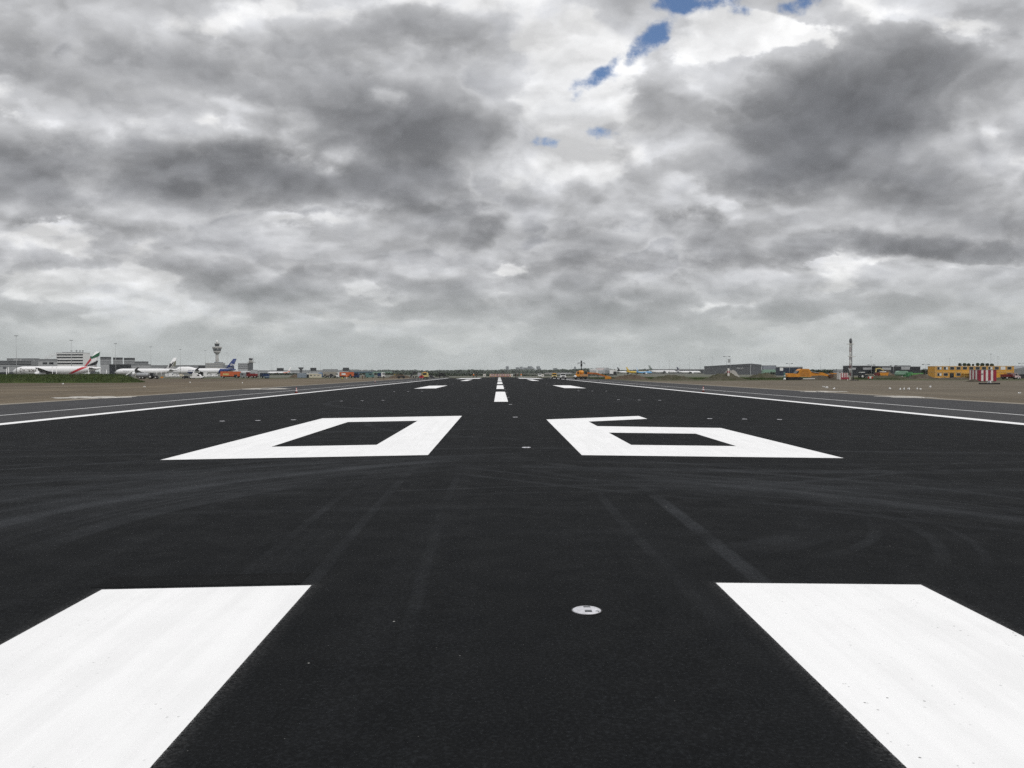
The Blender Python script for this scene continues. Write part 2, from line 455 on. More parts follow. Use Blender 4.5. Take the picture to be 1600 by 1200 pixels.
def marking(name, loops, faces, label=None, grow=.035):
    """loops: outlines as point lists (anticlockwise outer, clockwise holes); faces: quads that fill them"""
    v, f, cov = [], [], []
    def z(p): return -.015*abs(p[0])+.004
    for q in faces:
        k = len(v)
        for p in q: v.append((p[0], p[1], z(p))); cov.append(1.0)
        f.append(tuple(range(k, k+len(q))))
    for L in loops:
        n = len(L); out = []
        for i in range(n):
            a, b, c = Vector(L[i-1]), Vector(L[i]), Vector(L[(i+1) % n])
            d1 = (b-a).normalized(); d2 = (c-b).normalized()
            n1 = Vector((d1.y, -d1.x)); n2 = Vector((d2.y, -d2.x))
            mi = (n1+n2); mi = mi/(max(.35, mi.dot(n1)))
            out.append(b+mi*grow)
        for i in range(n):
            j = (i+1) % n; k = len(v)
            for p, cvr in ((L[i], 1), (L[j], 1), (out[j], 0), (out[i], 0)):
                v.append((p[0], p[1], z(p))); cov.append(cvr)
            f.append((k, k+1, k+2, k+3))
    me = bpy.data.meshes.new(name); me.from_pydata(v, [], f); me.update()
    at_ = me.attributes.new('cover', 'FLOAT', 'POINT'); at_.data.foreach_set('value', cov)
    me.materials.append(PAINT)
    for pl in me.polygons:
        if pl.normal.z < 0: pl.flip()
    o = bpy.data.objects.new(name, me); COL.objects.link(o); o.parent = RUN
    if label: o['label'] = label
    return o
def rect(x0, x1, y0, y1): return [(x0, y0), (x1, y0), (x1, y1), (x0, y1)]
def mrect(name, x0, x1, y0, y1, label=None, cross=False):
    L = rect(x0, x1, y0, y1)
    faces = [L] if not cross else [rect(x0, 0, y0, y1), rect(0, x1, y0, y1)]
    if cross: L = [(x0, y0), (0, y0), (x1, y0), (x1, y1), (0, y1), (x0, y1)]
    return marking(name, [L], faces, label)
for sx in (-1, 1):
    for i in range(4):
        a, b = 1.79+i*3.6, 3.61+i*3.6
        mrect('threshold_bar', min(sx*a, sx*b), max(sx*a, sx*b), -22.7, 7.28)
# numeral 0
x0, x1, xi0, xi1 = -7.80, -1.76, -6.13, -3.36
y0, yi0, yi1, y1 = 18.85, 21.85, 32.85, 36.05
marking('numeral', [rect(x0, x1, y0, y1), rect(xi0, xi1, yi0, yi1)[::-1]],
        [rect(x0, x1, y0, yi0), rect(x0, xi0, yi0, yi1), rect(xi1, x1, yi0, yi1), rect(x0, x1, yi1, y1)], 'white painted numeral zero')
# numeral 6 with its slanting top stroke
L = [(1.74,18.7),(7.70,18.7),(7.66,29.0),(3.33,29.2),(3.32,31.95),(6.05,34.5),(6.07,36.75),(1.76,33.05)]
Hh = [(3.31,21.56),(6.08,21.56),(6.07,26.03),(3.31,26.03)]
marking('numeral', [L, Hh[::-1]],
        [[(1.74,18.7),(7.70,18.7),(7.69,21.56),(1.74,21.56)], [(1.74,21.56),(3.31,21.56),(3.31,26.03),(1.75,26.03)],
         [(6.08,21.56),(7.69,21.56),(7.67,26.03),(6.07,26.03)], [(1.75,26.03),(7.67,26.03),(7.66,29.0),(3.33,29.2),(1.755,29.27)],
         [(1.755,29.27),(3.33,29.2),(3.32,31.95),(1.76,33.05)], [(1.76,33.05),(3.32,31.95),(6.05,34.5),(6.07,36.75)]], 'white painted numeral six')
yy = 53.0
while yy < 345:
    mrect('centre_line_stripe', -.45, .43, yy, min(yy+28.2, 350), cross=True); yy += 42.3
for sx in (-1, 1):
    def mm(name, a, b, y0, y1): mrect(name, min(sx*a, sx*b), max(sx*a, sx*b), y0, y1)
    mm('touchdown_bar', 8.3, 11.15, 107, 131)
    mm('touchdown_bar', 8.1, 9.9, 207, 250)
    mm('aiming_point_bar', 7.0, 15.2, 287, 327)
    mm('edge_line', 21.15, 22.05, -300, 350)
    strip('shoulder_line', sorted([sx*26.95, sx*27.22]), -300, 350, WHITE, .006, RUN)
o = strip('asphalt_patch', [-3.75, -1.9], 7.36, 7.76, asphalt_material('black_sealer', (.0046,.0050,.0055), (.012,.0125,.013), None, .2), .003, RUN)

# ------------------------------------------------------------------ things on the runway
def inset_light(loc, label, group, big=False):
    t = empty('runway_light', label, 'runway light', loc, 0, group)
    LMB = M('light_housing_metal', (.60,.60,.63), .5, .1, var=.22, scale=22)
    part('housing', LMB, [('lathe', [(.111, 0), (.111, .004), (.100, .010), (.03, .013), (.0005, .0135)], (0,0,0), 40)], t)
    part('lens_slot', GLASS, [('box', -.018, .034, -.075, -.035, .011, .0165)], t)
    part('lens_slot', GLASS, [('box', -.018, .034, .045, .075, .009, .0145)], t)
    part('fixing_lug', STEEL, [('plan', [(.062,-.055),(.088,-.067),(.094,-.050),(.072,-.040)], .009, .0135)], t)
    part('seal_ring', BLACK, [('lathe', [(.112, 0), (.122, 0), (.122, .0025), (.112, .0025)], (0,0,0), 40)], t)
    return t
L0 = inset_light((.545, 6.4, -.0082+.001), 'round white light set flush in the black asphalt in the foreground', 'centre line lights')
for i in range(1, 14):
    c = copy_tree(L0); c.location = (.535, 6.4+14.05*i, -.008+.001)
    c['label'] = 'small flat light just right of the dashed centre line' if i > 2 else ('flat light between the two painted numerals, nearer one' if i == 1 else 'flat light level with the far end of the painted numerals')
for j, yb in enumerate((35.2, 60, 90, 120, 150)):
    for sx in (-1, 1):
        for i, xb in enumerate((8.85, 10.35, 11.85)):
            xx = sx*(xb if j == 0 else xb-.3-.02*j)
            c = copy_tree(L0); c.location = (xx, yb, -.015*abs(xx)+.001); c['group'] = 'touchdown zone lights'
            side = 'left' if sx < 0 else 'right'
            c['label'] = f'flat light in the {("nearest","second","third","fourth","fifth")[j]} row of three on the {side} half of the runway'
            for ch in list(c.children):
                if ch.name.startswith(('lens', 'fixing', 'seal', 'bolt')) and j > 1: bpy.data.objects.remove(ch)

CONER = M('cone_red', (.42,.045,.025), .5)
def cone(px, Z, label):
    t = empty('traffic_cone', label, 'cone', at(px, Z), 0, 'traffic cones on the shoulders')
    part('base', BLACK, [('box', -.17,.17,-.17,.17,0,.03)], t)
    part('body', CONER, [('lathe', [(.135,.03),(.035,.60),(.0,.61)], (0,0,0), 18)], t)
    part('white_band', WHITE, [('lathe', [(.108,.20),(.089,.31)], (0,0,0), 18)], t)
    part('white_band', WHITE, [('lathe', [(.074,.40),(.056,.50)], (0,0,0), 18)], t)
cone(463, 91, 'red and white cone standing by the left edge line')
cone(1099, 92, 'red and white cone standing by the right edge line')
cone(586, 200, 'small cone further away on the left shoulder')

# ------------------------------------------------------------------ loose stones and rubble on the sand
def lump(name, label, cat, px, Z, w, h, mat, group=None, n=7):
    x, y, z = at(px, Z); mb = MB()
    for i in range(n):
        r = w*random.uniform(.12, .3); ax = random.uniform(-.5, .5)*w
        mb.ball((ax, random.uniform(-.35, .35)*w, h*.2), r, r*random.uniform(.7, 1.1), h*random.uniform(.4, 1.0)*(1-abs(ax)/w), 6, .18)
    o = mb.build(name, mat); o.location = (x, y, z-.02)
    return tag(o, label, cat, group)
GRP = 'patches of white rubble along the shoulders'
lump('rubble_heap', 'white crushed rubble lying along the left edge of the left shoulder', 'rubble', 152, 86, 6.5, .13, RUBBLE, GRP, 22)
lump('rubble_heap', 'white rubble on the left shoulder edge beyond the nearer heap', 'rubble', 416, 125, 6, .16, RUBBLE, GRP, 16)
lump('rubble_heap', 'small white rubble strip on the right shoulder edge near the red and white hut', 'rubble', 1418, 80, 5.5, .13, RUBBLE, GRP, 22)
lump('rubble_heap', 'white rubble strip on the right shoulder edge below the orange excavator', 'rubble', 1281, 103, 5, .14, RUBBLE, GRP, 18)
for px, py in ((1287,604.6),(1292,605.6),(1303,607.6),(1390,607.5),(1408,608.6),(1413,608.4),(1420,608.2),(1434,608),(1438,608.2),(1454,605),(1591,614.5),(297,597.2),(226,604),(98,599.5),(378,598)):
    hy = HY(px); Z = 2.46*F/(py-hy+.5)
    lump('pale_stone', 'small white lump lying loose on the bare sand beside the runway', 'stone', px, Z, .38, .30, WHITE, 'white lumps on the sand', 3)

# ================================================================== AIRCRAFT
def text_mesh(s, size, bold=.02):
    cu = bpy.data.curves.new('lettering', 'FONT'); cu.body = s; cu.size = size; cu.resolution_u = 2; cu.offset = bold
    ob = bpy.data.objects.new('lettering', cu); COL.objects.link(ob)
    dg = bpy.context.evaluated_depsgraph_get(); dg.update()
    me = bpy.data.meshes.new_from_object(ob.evaluated_get(dg))
    v = [tuple(x.co) for x in me.vertices]; f = [tuple(p.vertices) for p in me.polygons]
    bpy.data.objects.remove(ob); bpy.data.curves.remove(cu); bpy.data.meshes.remove(me)
    return v, f

class Fus:
    def __init__(s, L, D, zc, hump=None):
        s.L, s.D, s.zc, s.hump = L, D, zc, hump
        s.st = [(0,.03,-.16),(.008,.26,-.14),(.022,.48,-.10),(.045,.70,-.055),(.075,.88,-.02),(.11,.97,0),(.15,1,0),(.62,1,0),(.70,.97,.01),(.78,.86,.055),(.86,.66,.13),(.93,.43,.21),(.98,.22,.27),(1,.10,.30)]
    def at(s, t):
        st = s.st
        for i in range(len(st)-1):
            if t <= st[i+1][0]:
                k = (t-st[i][0])/(st[i+1][0]-st[i][0]); return st[i][1]+(st[i+1][1]-st[i][1])*k, st[i][2]+(st[i+1][2]-st[i][2])*k
        return st[-1][1:]
    def side(s, x, z):
        t = (s.L/2-x)/s.L; r, dz = s.at(min(max(t, 0), 1)); R_ = r*s.D/2; c = s.zc+dz*s.D
        q = max(0, 1-((z-c)/R_)**2) if R_ > 0 else 0
        y = R_*math.sqrt(q)
        if s.hump and s.hump[0] < t < s.hump[1]: y = max(y, R_*.62*(1 if z < c+.9*s.D else .6))
        return y
    def build(s, mat, parent):
        mb = MB(); rr = []
        ts = sorted(set([a[0] for a in s.st]+[.2,.25,.3,.35,.4,.5,.03,.06,.09,.13,.17]))
        for t in ts:
            r, dz = s.at(t); R_ = r*s.D/2; c = s.zc+dz*s.D; ring = []
            hh = 0
            if s.hump:
                a, b = s.hump
                hh = s.D*.30*min(1, max(0, (t-.02)/.07))*min(1, max(0, (b-t)/.09))
            for j in range(24):
                an = 2*PI*j/24; zz = R_*math.sin(an); yy = R_*math.cos(an)
                if zz > 0 and hh > 0: zz = zz*(1+hh/R_) ; yy *= 1-.18*math.sin(an)
                ring.append((s.L/2-t*s.L, yy, c+zz))
            rr.append(ring)
        mb.rings(rr)
        return mb.build('fuselage', mat, parent)
def wing(name, mat, parent, sy, y0, y1, xr, cr, xt, ct, z0, z1, th=.12, vert=False):
    mb = MB(); rr = []
    for k in (0, .35, 1):
        kk = k
        y = y0+(y1-y0)*k; x = xr+(xt-xr)*k; c = cr+(ct-cr)*(k if k != .35 else .55); z = z0+(z1-z0)*k; h = c*th*(1-.35*k)
        pr = [(0,0),(-.08,.42),(-.35,.55),(-.7,.25),(-1,0),(-.7,-.18),(-.35,-.40),(-.08,-.34)]
        if vert: rr.append([(x+a*c, b*h, y) for a, b in pr])
        else: rr.append([(x+a*c, sy*y, z+b*h) for a, b in pr])
    mb.rings(rr)
    return mb.build(name, mat, parent)
def decal(fus, name, mat, quads, parent, off=.05, n=10, both=True):
    """patches of livery laid over both sides of the fuselage"""
    mb = MB()
    for q in quads:
        a, b, c, d = [Vector((p[0], p[1])) for p in q]
        for sy in ((1, -1) if both else (1,)):
            g = []
            for i in range(n+1):
                row = []
                for j in range(n+1):
                    u, v = i/n, j/n
                    p = (a*(1-u)+b*u)*(1-v)+(d*(1-u)+c*u)*v
                    row.append((p.x, sy*(fus.side(p.x, p.y)+off), p.y))
                g.append(row)
            mb.rings(g, closed=False, caps=False)
    return mb.build(name, mat, parent)
def lettering(fus, txt, size, x0, z0, mat, parent, sx=1.0, off=.06, finy=None):
    v, f = text_mesh(txt, size, size*.012)
    mb = MB()
    for sy in (1, -1):
        k = len(mb.v); wmax = max(p[0] for p in v)*sx
        for p in v:
            x = x0-p[0]*sx if sy > 0 else x0-wmax+p[0]*sx
            z = z0+p[1]
            y = (finy if finy else fus.side(x, z)+off)
            mb.v.append((x, sy*y, z))
        for q in f: mb.f.append(tuple(k+i for i in q)); mb.sm.append(False)
    return mb.build('lettering', mat, parent)

def airliner(label, px_nose, px_tail, Z, L, D, span, finh, heading=None, body=AIRW, finmat=AIRW, tailmat=None, engines=2, engmat=AIRW, hump=None, group=None, wingmat=None, winglet=None, chord=.5, yaw=0, belly=None):
    left = px_nose < px_tail
    xa, xb = X(px_nose, Z), X(px_tail, Z)
    cx = (xa+xb)/2
    t = empty('airliner', label, 'airliner', (cx, Z, G), (PI if left else 0)+yaw, group)
    zc = D*.5+1.35*(D/5.6)+.25
    fu = Fus(L, D, zc, hump)
    fo = fu.build(body, t)
    r, dz = fu.at(.035)
    part('cockpit_window', GLASS, [('box', L/2-.034*L, L/2-.024*L, -r*D*.30, r*D*.30, zc-.02*D+(.22*D if hump else 0), zc+.10*D+(.22*D if hump else 0))], fo)
    wm = wingmat or WINGD
    xr = L/2-.335*L; cr = .185*L
    for sy in (1, -1):
        wo = wing('wing', wm, t, sy, D*.30, span/2, xr, cr, xr-.30*span*.55-2, cr*.22, zc-D*.28, zc-D*.28+span*.055)
        if winglet:
            xt = xr-.30*span*.55-2
            part('winglet', winglet, [('poly', [(xt, zc-D*.28+span*.055-.1), (xt-cr*.24, zc-D*.28+span*.055-.1), (xt-cr*.40, zc-D*.28+span*.055+span*.035), (xt-cr*.26, zc-D*.28+span*.055+span*.035)], sy*span/2-.06, sy*span/2+.06)], wo)
        for i in range(engines//2):
            ye = span*(.165 if engines == 2 else (.19, .34)[i]); er = D*(.255 if engines == 2 else .19)
            ex = xr+(.012*L if engines == 2 else .0) - (ye-D*.4)*.55
            eo = part('engine', engmat, [('lathe', [(er*.55, -er*2.6), (er*.82, -er*1.6), (er, -er*.2), (er*1.04, er*.9), (er*.96, er*1.7), (er*.84, er*1.75), (er*.8, er*1.2), (.05, er*1.15)], (ex, sy*ye, zc-D*.28+span*.055*ye/(span/2)-er*1.15), 20, 'X')], t)
            part('pylon', engmat, [('box', ex-er*2.6, ex+er*.6, sy*ye-.18, sy*ye+.18, zc-D*.28+span*.055*ye/(span/2)-er*.4, zc-D*.2+span*.055*ye/(span/2))], eo)
    tz = zc+D*.20
    for sy in (1, -1):
        wing('tailplane', tailmat or wm, t, sy, D*.12, span*.165, -L/2+.135*L, .085*L, -L/2+.055*L, .032*L, tz, tz+span*.012)
    z_r = zc+D*.36
    fx0, fx1, tx0, tx1 = -L/2+.215*L, -L/2+.045*L, -L/2+.062*L, -L/2+.008*L
    fin = wing('fin', finmat, t, 1, z_r-.3, finh, fx0-.02*L, fx0-fx1-.02*L, tx0, tx0-tx1, 0, 0, .09, True)
    for gx_, gw in ((L/2-.12*L, .35), (xr-cr*.75, 1.2)):
        gear = part('landing_gear', STEEL, [('cyl', (gx_, 0, .4), (gx_, 0, zc-D*.42), .18)] if gw < 1 else [('cyl', (gx_, sy*D*.55, .4), (gx_, sy*D*.5, zc-D*.35), .25) for sy in (1, -1)], t)
        part('tyre', TYRE, [('lathe', [(.2, -gw/2), (.6, -gw/2), (.62, gw/2), (.2, gw/2)], (gx_+o_, sy*(D*.55 if gw > 1 else 0), .62), 12, 'Y') for sy in ((1, -1) if gw > 1 else (1,)) for o_ in ((-.7, .7) if gw > 1 else (0,))], gear)
    t['_'] = 0; del t['_']
    return t, fu, fo, fin, (fx0, fx1, tx0, tx1, z_r, finh), zc
def finpoly(name, mat, fin, pts, y=.42):
    """painted panel on both faces of the fin"""
    mb = MB()
    for sy in (1, -1): mb.poly(pts, sy*y-.012, sy*y+.012)
    return mb.build(name, mat, fin)
GOLD = M('grey_gold_lettering', (.085,.075,.055), .5, spec=.2)
REDA = M('aircraft_red', (.52,.035,.05), .35); GREENA = M('aircraft_green', (.02,.13,.06), .35); BLACKA = M('aircraft_black', (.012,.012,.014), .35)
NAVYA = M('aircraft_navy', (.018,.04,.17), .35); OLIVE = M('olive_grey_paint', (.20,.20,.15), .5); CHAR = M('charcoal_paint', (.035,.035,.04), .5)

# freighter in the foreground row, green red and black flag on its tail
t, fu, fo, fin, (fx0,fx1,tx0,tx1,zr,fh), zc = airliner('large white jet behind the grass bank with red green and black tail stripes', 21, 157, 607, 63.7, 6.2, 64.8, 18.6, engmat=AIRW, tailmat=AIRG)
Lh = 63.7/2
def fp(u, h):   # point on the fin: u 0 leading .. 1 trailing, h 0 root .. 1 tip
    zz = zr+(fh-zr)*h; a = fx0-1.3+(tx0-fx0+1.3)*h; b = fx1+(tx1-fx1)*h
    return (a+(b-a)*u, zz)
finpoly('green_band', GREENA, fin, [fp(.02,.50), fp(.03,.66), fp(.98,.98), fp(.96,.72)], .46)
finpoly('black_band', BLACKA, fin, [fp(.14,.06), fp(.34,.20), fp(.94,.44), fp(.90,.16)], .56)
finpoly('red_band', REDA, fin, [fp(.0,.04), fp(.0,.44), fp(.02,.60), fp(.26,.46), fp(.12,.05)], .50)
decal(fu, 'red_stripe', REDA, [[(fx0-.8, zr+.3), (fx0-5.2, zr+.3), (fx0+6.0, zc-2.3), (fx0+8.8, zc-2.3)]], fo)
lettering(fu, 'Emirates', 3.6, Lh-6.3, zc-.75, GOLD, fo, .98)
lettering(fu, 'SkyCargo', .9, Lh-7.2, zc-1.9, GOLD, fo, 1.05)

# second jet, two dark letters on a white tail
t, fu, fo, fin, (fx0,fx1,tx0,tx1,zr,fh), zc = airliner('white jet with a dark V and olive A on its white tail', 179.5, 277.5, 784, 58.8, 5.64, 60.3, 17.4, winglet=CHAR, tailmat=CHAR)
def fp(u, h):
    zz = zr+(fh-zr)*h; a = fx0-1.2+(tx0-fx0+1.2)*h; b = fx1+(tx1-fx1)*h
    return (a+(b-a)*u, zz)
finpoly('emblem', CHAR, fin, [fp(.02,.52), fp(.24,.52), fp(.40,.34), fp(.46,.16), fp(.26,.16)], .50)
finpoly('emblem', CHAR, fin, [fp(.26,.16), fp(.46,.16), fp(.60,.66), fp(.46,.66)], .505)
finpoly('emblem', OLIVE, fin, [fp(.56,.18), fp(.68,.18), fp(.86,.56), fp(.80,.72), fp(.74,.72)], .50)
finpoly('emblem', OLIVE, fin, [fp(.82,.28), fp(.98,.24), fp(.92,.72), fp(.80,.72)], .505)
lettering(fu, 'wamos air', 1.3, 58.8/2-9, zc+.2, AIRG, fo, 1.1)

# four engined freighter, deep blue tail
t, fu, fo, fin, (fx0,fx1,tx0,tx1,zr,fh), zc = airliner('white four engined jet with a deep blue tail and blue rear belly', 270, 371, 962, 74, 6.6, 66, 19.5, finmat=NAVYA, engines=4, hump=(.02, .36), tailmat=NAVYA, winglet=CHAR)
def fp(u, h):
    zz = zr+(fh-zr)*h; a = fx0-1.5+(tx0-fx0+1.5)*h; b = fx1+(tx1-fx1)*h
    return (a+(b-a)*u, zz)
decal(fu, 'blue_rear', NAVYA, [[(fx0+3, zc+2.9), (-37+1.2, zc+2.6), (-37+1.5, zc+1.6), (fx0+6, zc-2.6)], [(fx0+6, zc-2.6), (fx0-1, zc+1), (fx0-6, zc-1.2), (fx0-4, zc-2.4)]], fo)
decal(fu, 'blue_belly_patch', NAVYA, [[(20, zc-.6), (6, zc-.9), (2, zc-2.6), (17, zc-2.8)]], fo)
lettering(fu, 'silkway', 4.2, fp(.30,.36)[0], fp(0,.33)[1], AIRW, fin, .62, finy=.52)
finpoly('white_swoosh', AIRG, fin, [fp(.22,.10), fp(.40,.20), fp(.95,.24), fp(.93,.17), fp(.40,.08)], .54)
lettering(fu, 'SILK WAY WEST', 1.6, 18, zc+.35, NAVYA, fo, 1.0)

t, fu, fo, fin, (fx0,fx1,tx0,tx1,zr,fh), zc = airliner('small white jet with orange belly and orange marked tail left of the parked trucks', 417, 456, 1290, 37.6, 3.95, 34.1, 11.8, engmat=ORANGER)
decal(fu, 'orange_stripe', ORANGER, [[(-6, zc+.9), (-13, zc+1.3), (-14, zc+.2), (-7, zc-.3)]], fo); decal(fu, 'orange_stripe', ORANGER, [[(4, zc-.9), (-3, zc-.9), (-3, zc-1.7), (4, zc-1.7)]], fo)
finpoly('orange_panel', ORANGER, fin, [(fx0-1, zr), (fx0-3.2, zr+1.6), (fx1+.6, zr+1.2), (fx1+.3, zr)], .36)
airliner('white jet with dark grey tail, leftmost of the jets on the right', 997, 963.5, 1480, 37.6, 3.95, 34, 12.2, finmat=CHAR)
airliner('bright yellow jet between the grey tailed jet and the blue jet', 1012, 978, 1400, 37.6, 3.95, 34, 12.0, body=YELLOW, finmat=YELLOW, engmat=YELLOW, tailmat=YELLOW)
t, fu, fo, fin, (fx0,fx1,tx0,tx1,zr,fh), zc = airliner('light blue jet with a pale tail beside the yellow jet', 1018, 994, 1340, 26.5, 3.4, 26, 11.0, body=SKYB, finmat=SKYB, engmat=AIRW)
finpoly('white_panel', AIRW, fin, [(fx0-3, zr+2), (tx0-.2, fh-.4), (tx1+.2, fh-.4), (fx1-.3, zr+2.4)], .3)
airliner('long white jet with a small grey green tail behind the others', 1058, 1012.5, 1770, 62, 5.64, 60, 18.0, finmat=M('tail_grey_green', (.17,.20,.185), .4))
t, fu, fo, fin, (fx0,fx1,tx0,tx1,zr,fh), zc = airliner('white jet with a dark navy tail left of the grey cargo building', 1096, 1056, 1520, 46, 4.1, 36, 12.6, finmat=M('tail_navy', (.012,.015,.05), .4))
finpoly('white_panel', AIRW, fin, [(fx0-2.6, zr+2.2), (fx0-3.8, zr+3.2), (fx1-.2, zr+1.6), (fx1+.4, zr+1.1)], .34)

# ================================================================== BUILDINGS
def bld(name, label, px0, px1, ytop, Z, depth, mat, bands=(), group=None, cat='building', ybot=None, roofs=()):
    if (px0+px1)/2 < 780: x0 = X(px0, Z); x1 = X(px1, Z+depth)
    else: x0 = X(px0, Z+depth); x1 = X(px1, Z)
    if x1-x0 < 2: depth = 4; x0, x1 = X(px0, Z), X(px1, Z)
    cx = (x0+x1)/2; h = ZH((px0+px1)/2, ytop, Z)-G
    t = empty(name, label, cat, (cx, Z, G), 0, group)
    hx = (x1-x0)/2
    z0 = 0 if ybot is None else ZH((px0+px1)/2, ybot, Z)-G
    part('wall', mat, [('box', -hx, hx, 0, depth, z0, h)], t)
    part('roof_edge', M('roof_trim', (.30,.31,.32), .6), [('box', -hx-.15, hx+.15, -.15, depth+.15, h, h+.35)], t)
    for i, bd in enumerate(bands):
        nm, bm, ya, yb = bd[:4]
        xa = -hx-.06-.004*i; xb = hx+.06+.004*i
        if len(bd) > 4 and bd[4] is not None:
            xa, xb = X(bd[4], Z)-cx, X(bd[5], Z)-cx
            xa = max(xa, -hx-.05); xb = min(xb, hx+.05)
            part(nm, bm, [('box', xa, xb, -.16-.004*i, .5, ZH((px0+px1)/2, yb, Z)-G, ZH((px0+px1)/2, ya, Z)-G)], t)
        else:
            part(nm, bm, [('box', xa, xb, -.09-.004*i, depth+.09+.004*i, ZH((px0+px1)/2, yb, Z)-G, ZH((px0+px1)/2, ya, Z)-G)], t)
    for i, (rn, rm, xa, xb, ya) in enumerate(roofs):
        part(rn, rm, [('box', X(xa, Z)-cx, X(xb, Z)-cx, depth*.2, depth*.8, h+.3, ZH((px0+px1)/2, ya, Z)-G)], t)
    return t
W = 'window_band'
bld('pier_building', 'low pale grey pier at the far left edge with a dark base', -20, 30, 570.5, 690, 14, GREYL, [('dark_base', BLACKB, 581.5, 586), ('window', GREYD, 573, 576, 5, 10), ('trim', GREYM, 572.2, 573)])
bld('terminal_building', 'dark banded building behind the nose of the striped tail jet', -20, 49, 563.8, 800, 12, GREYM, [(W, BLACKB, 564.8, 566.2), (W, BLACKB, 568, 570)])
bld('terminal_building', 'long grey upper terminal roof behind the large white jet', 11, 62, 560.3, 880, 10, GREYM, [('pale_panel', GREYL, 561, 564, 21, 29), ('pale_panel', GREYL, 560.8, 568, 31, 34), ('pale_panel', GREYL, 562, 565, 53, 60)])
bld('terminal_building', 'grey terminal wing with dark windows left of the white office block', 60, 90, 561.2, 860, 8, GREYL, [('roof_band', GREYM, 561.6, 564.4), (W, GLASS, 566, 569, 67, 74), (W, GLASS, 566, 569, 77, 87)])
t = bld('office_block', 'white four storey office block with dark window bands behind the jet tail', 88, 141, 551.4, 900, 16, WHITE,
    [(W, GLASS, 553.2, 555.3, 89, 140), (W, GLASS, 557.4, 559.6, 89, 140), (W, GLASS, 562.2, 564.4, 89, 140), (W, GLASS, 566.6, 569, 89, 140)], roofs=[('plant_room', GREYL, 95, 108, 549.8), ('plant_room', GREYM, 112, 122, 550.2)])
for pxa in (106, 114, 119.5, 124): part('antenna', GREYD, [('cyl', (X(pxa, 900)-t.location.x, 8, 25), (X(pxa, 900)-t.location.x, 8, 25+3.4-.6*(pxa % 3)), .22), ('box', X(pxa, 900)-t.location.x-.9, X(pxa, 900)-t.location.x+.9, 7.6, 8.4, 27, 27.7)], t)
bld('stair_tower', 'narrow dark stair tower right of the white office block', 140, 146, 557, 925, 5, GREYD)
ST = [(W, GREYD, 561.4, 562.6), (W, GREYD, 564.8, 566), (W, GREYD, 568, 569.2)]
bld('hotel_block', 'grey striped block with a dark flat top right of the striped tail', 157, 174, 558, 1020, 8, GREYL, [('dark_crown', BLACKB, 558, 560.4)]+ST)
bld('hotel_block', 'narrow grey striped block, middle of the three beyond the tail', 177, 192, 558.8, 1040, 8, GREYL, [('dark_crown', BLACKB, 559, 561)]+ST)
bld('hotel_block', 'grey striped block, rightmost and closest to the low grey hall', 194, 211, 559.4, 1060, 10, GREYL, [('dark_crown', BLACKB, 559.6, 561.6)]+ST)
bld('low_block', 'low stepped grey block with dark top right of the striped blocks', 211, 232, 565, 1000, 8, GREYM, [('dark_crown', GREYD, 565.2, 566.6), (W, GREYD, 568.6, 570)])
bld('pier_building', 'black flat pier block above the nose of the jet with letters', 171, 205, 569.4, 850, 6, BLACKB)
bld('pier_building', 'long pale grey hall between the black block and the jet tail', 205, 236, 569.6, 860, 6, GREYL, [('trim', GREYM, 569.8, 570.8)])
bld('terminal_roof', 'long low grey terminal roof running behind the jets to the control tower', 226, 322, 570.8, 1500, 12, GREYM, [('pale_panel', GREYL, 574.5, 584)])
bld('gate_box', 'small black gate box left of the control tower base', 310, 321, 571.4, 1200, 6, BLACKB)

# control tower
Zt = 2450
t = empty('control_tower', 'tall concrete control tower with mushroom head and white dome on top', 'control tower', (X(339.5, Zt), Zt, G))
k_ = Zt/F
def tz(py): return ZH(339.5, py, Zt)-G
part('shaft', CONC, [('lathe', [(2.7*k_, 0), (2.55*k_, tz(566)), (2.3*k_, tz(552.6))], (0,0,0), 24)], t)
part('bowl', CONC, [('lathe', [(2.4*k_, tz(553)), (4.6*k_, tz(551.5)), (5.6*k_, tz(548.4))], (0,0,0), 28)], t)
part('lower_windows', GLASS, [('lathe', [(5.6*k_, tz(548.4)), (6.4*k_, tz(545))], (0,0,0), 28)], t)
part('gallery', CONC, [('lathe', [(6.5*k_, tz(545)), (7.3*k_, tz(543.5)), (7.2*k_, tz(542)), (3.6*k_, tz(541.2))], (0,0,0), 28)], t)
part('cab_windows', GLASS, [('lathe', [(3.2*k_, tz(541.2)), (3.7*k_, tz(537.4))], (0,0,0), 16, 'Z', False)], t)
part('cab_roof', CONC, [('lathe', [(3.9*k_, tz(537.4)), (3.9*k_, tz(536.6)), (2.2*k_, tz(536.1))], (0,0,0), 16)], t)
part('radar_dome', WHITE, [('lathe', [(1.2*k_, tz(536.2)), (1.7*k_, tz(534.6)), (1.6*k_, tz(533)), (.9*k_, tz(532)), (.05, tz(531.8))], (0,0,0), 16)], t)
bld('tower_base_building', 'pale banded building at the foot of the control tower', 320.5, 352, 567.3, 2380, 20, CONC, [(W, GREYM, 569.2, 570.2), (W, GREYM, 572, 573)], roofs=[('plant_room', GREYM, 334, 346, 565.6)])
bld('low_block', 'low grey block half hidden by the deep blue tail', 348, 362, 570.5, 2200, 10, GREYM)
Zt2 = 1500
t = bld('office_block', 'grey banded office right of the deep blue tail, beside the small tower', 372, 389, 567.6, Zt2, 8, GREYL, [(W, GREYD, 569.4, 570.8), (W, GREYD, 572.4, 573.6), (W, GREYD, 575, 576)])
t = empty('old_control_tower', 'small dark control tower with round cab and wide white platform', 'control tower', (X(390.8, Zt2), Zt2+2, G))
def tz(py): return ZH(391, py, Zt2)-G
k_ = Zt2/F
part('shaft', GREYD, [('box', -2.2*k_, 2.4*k_, 0, 7, 0, tz(566.4))], t)
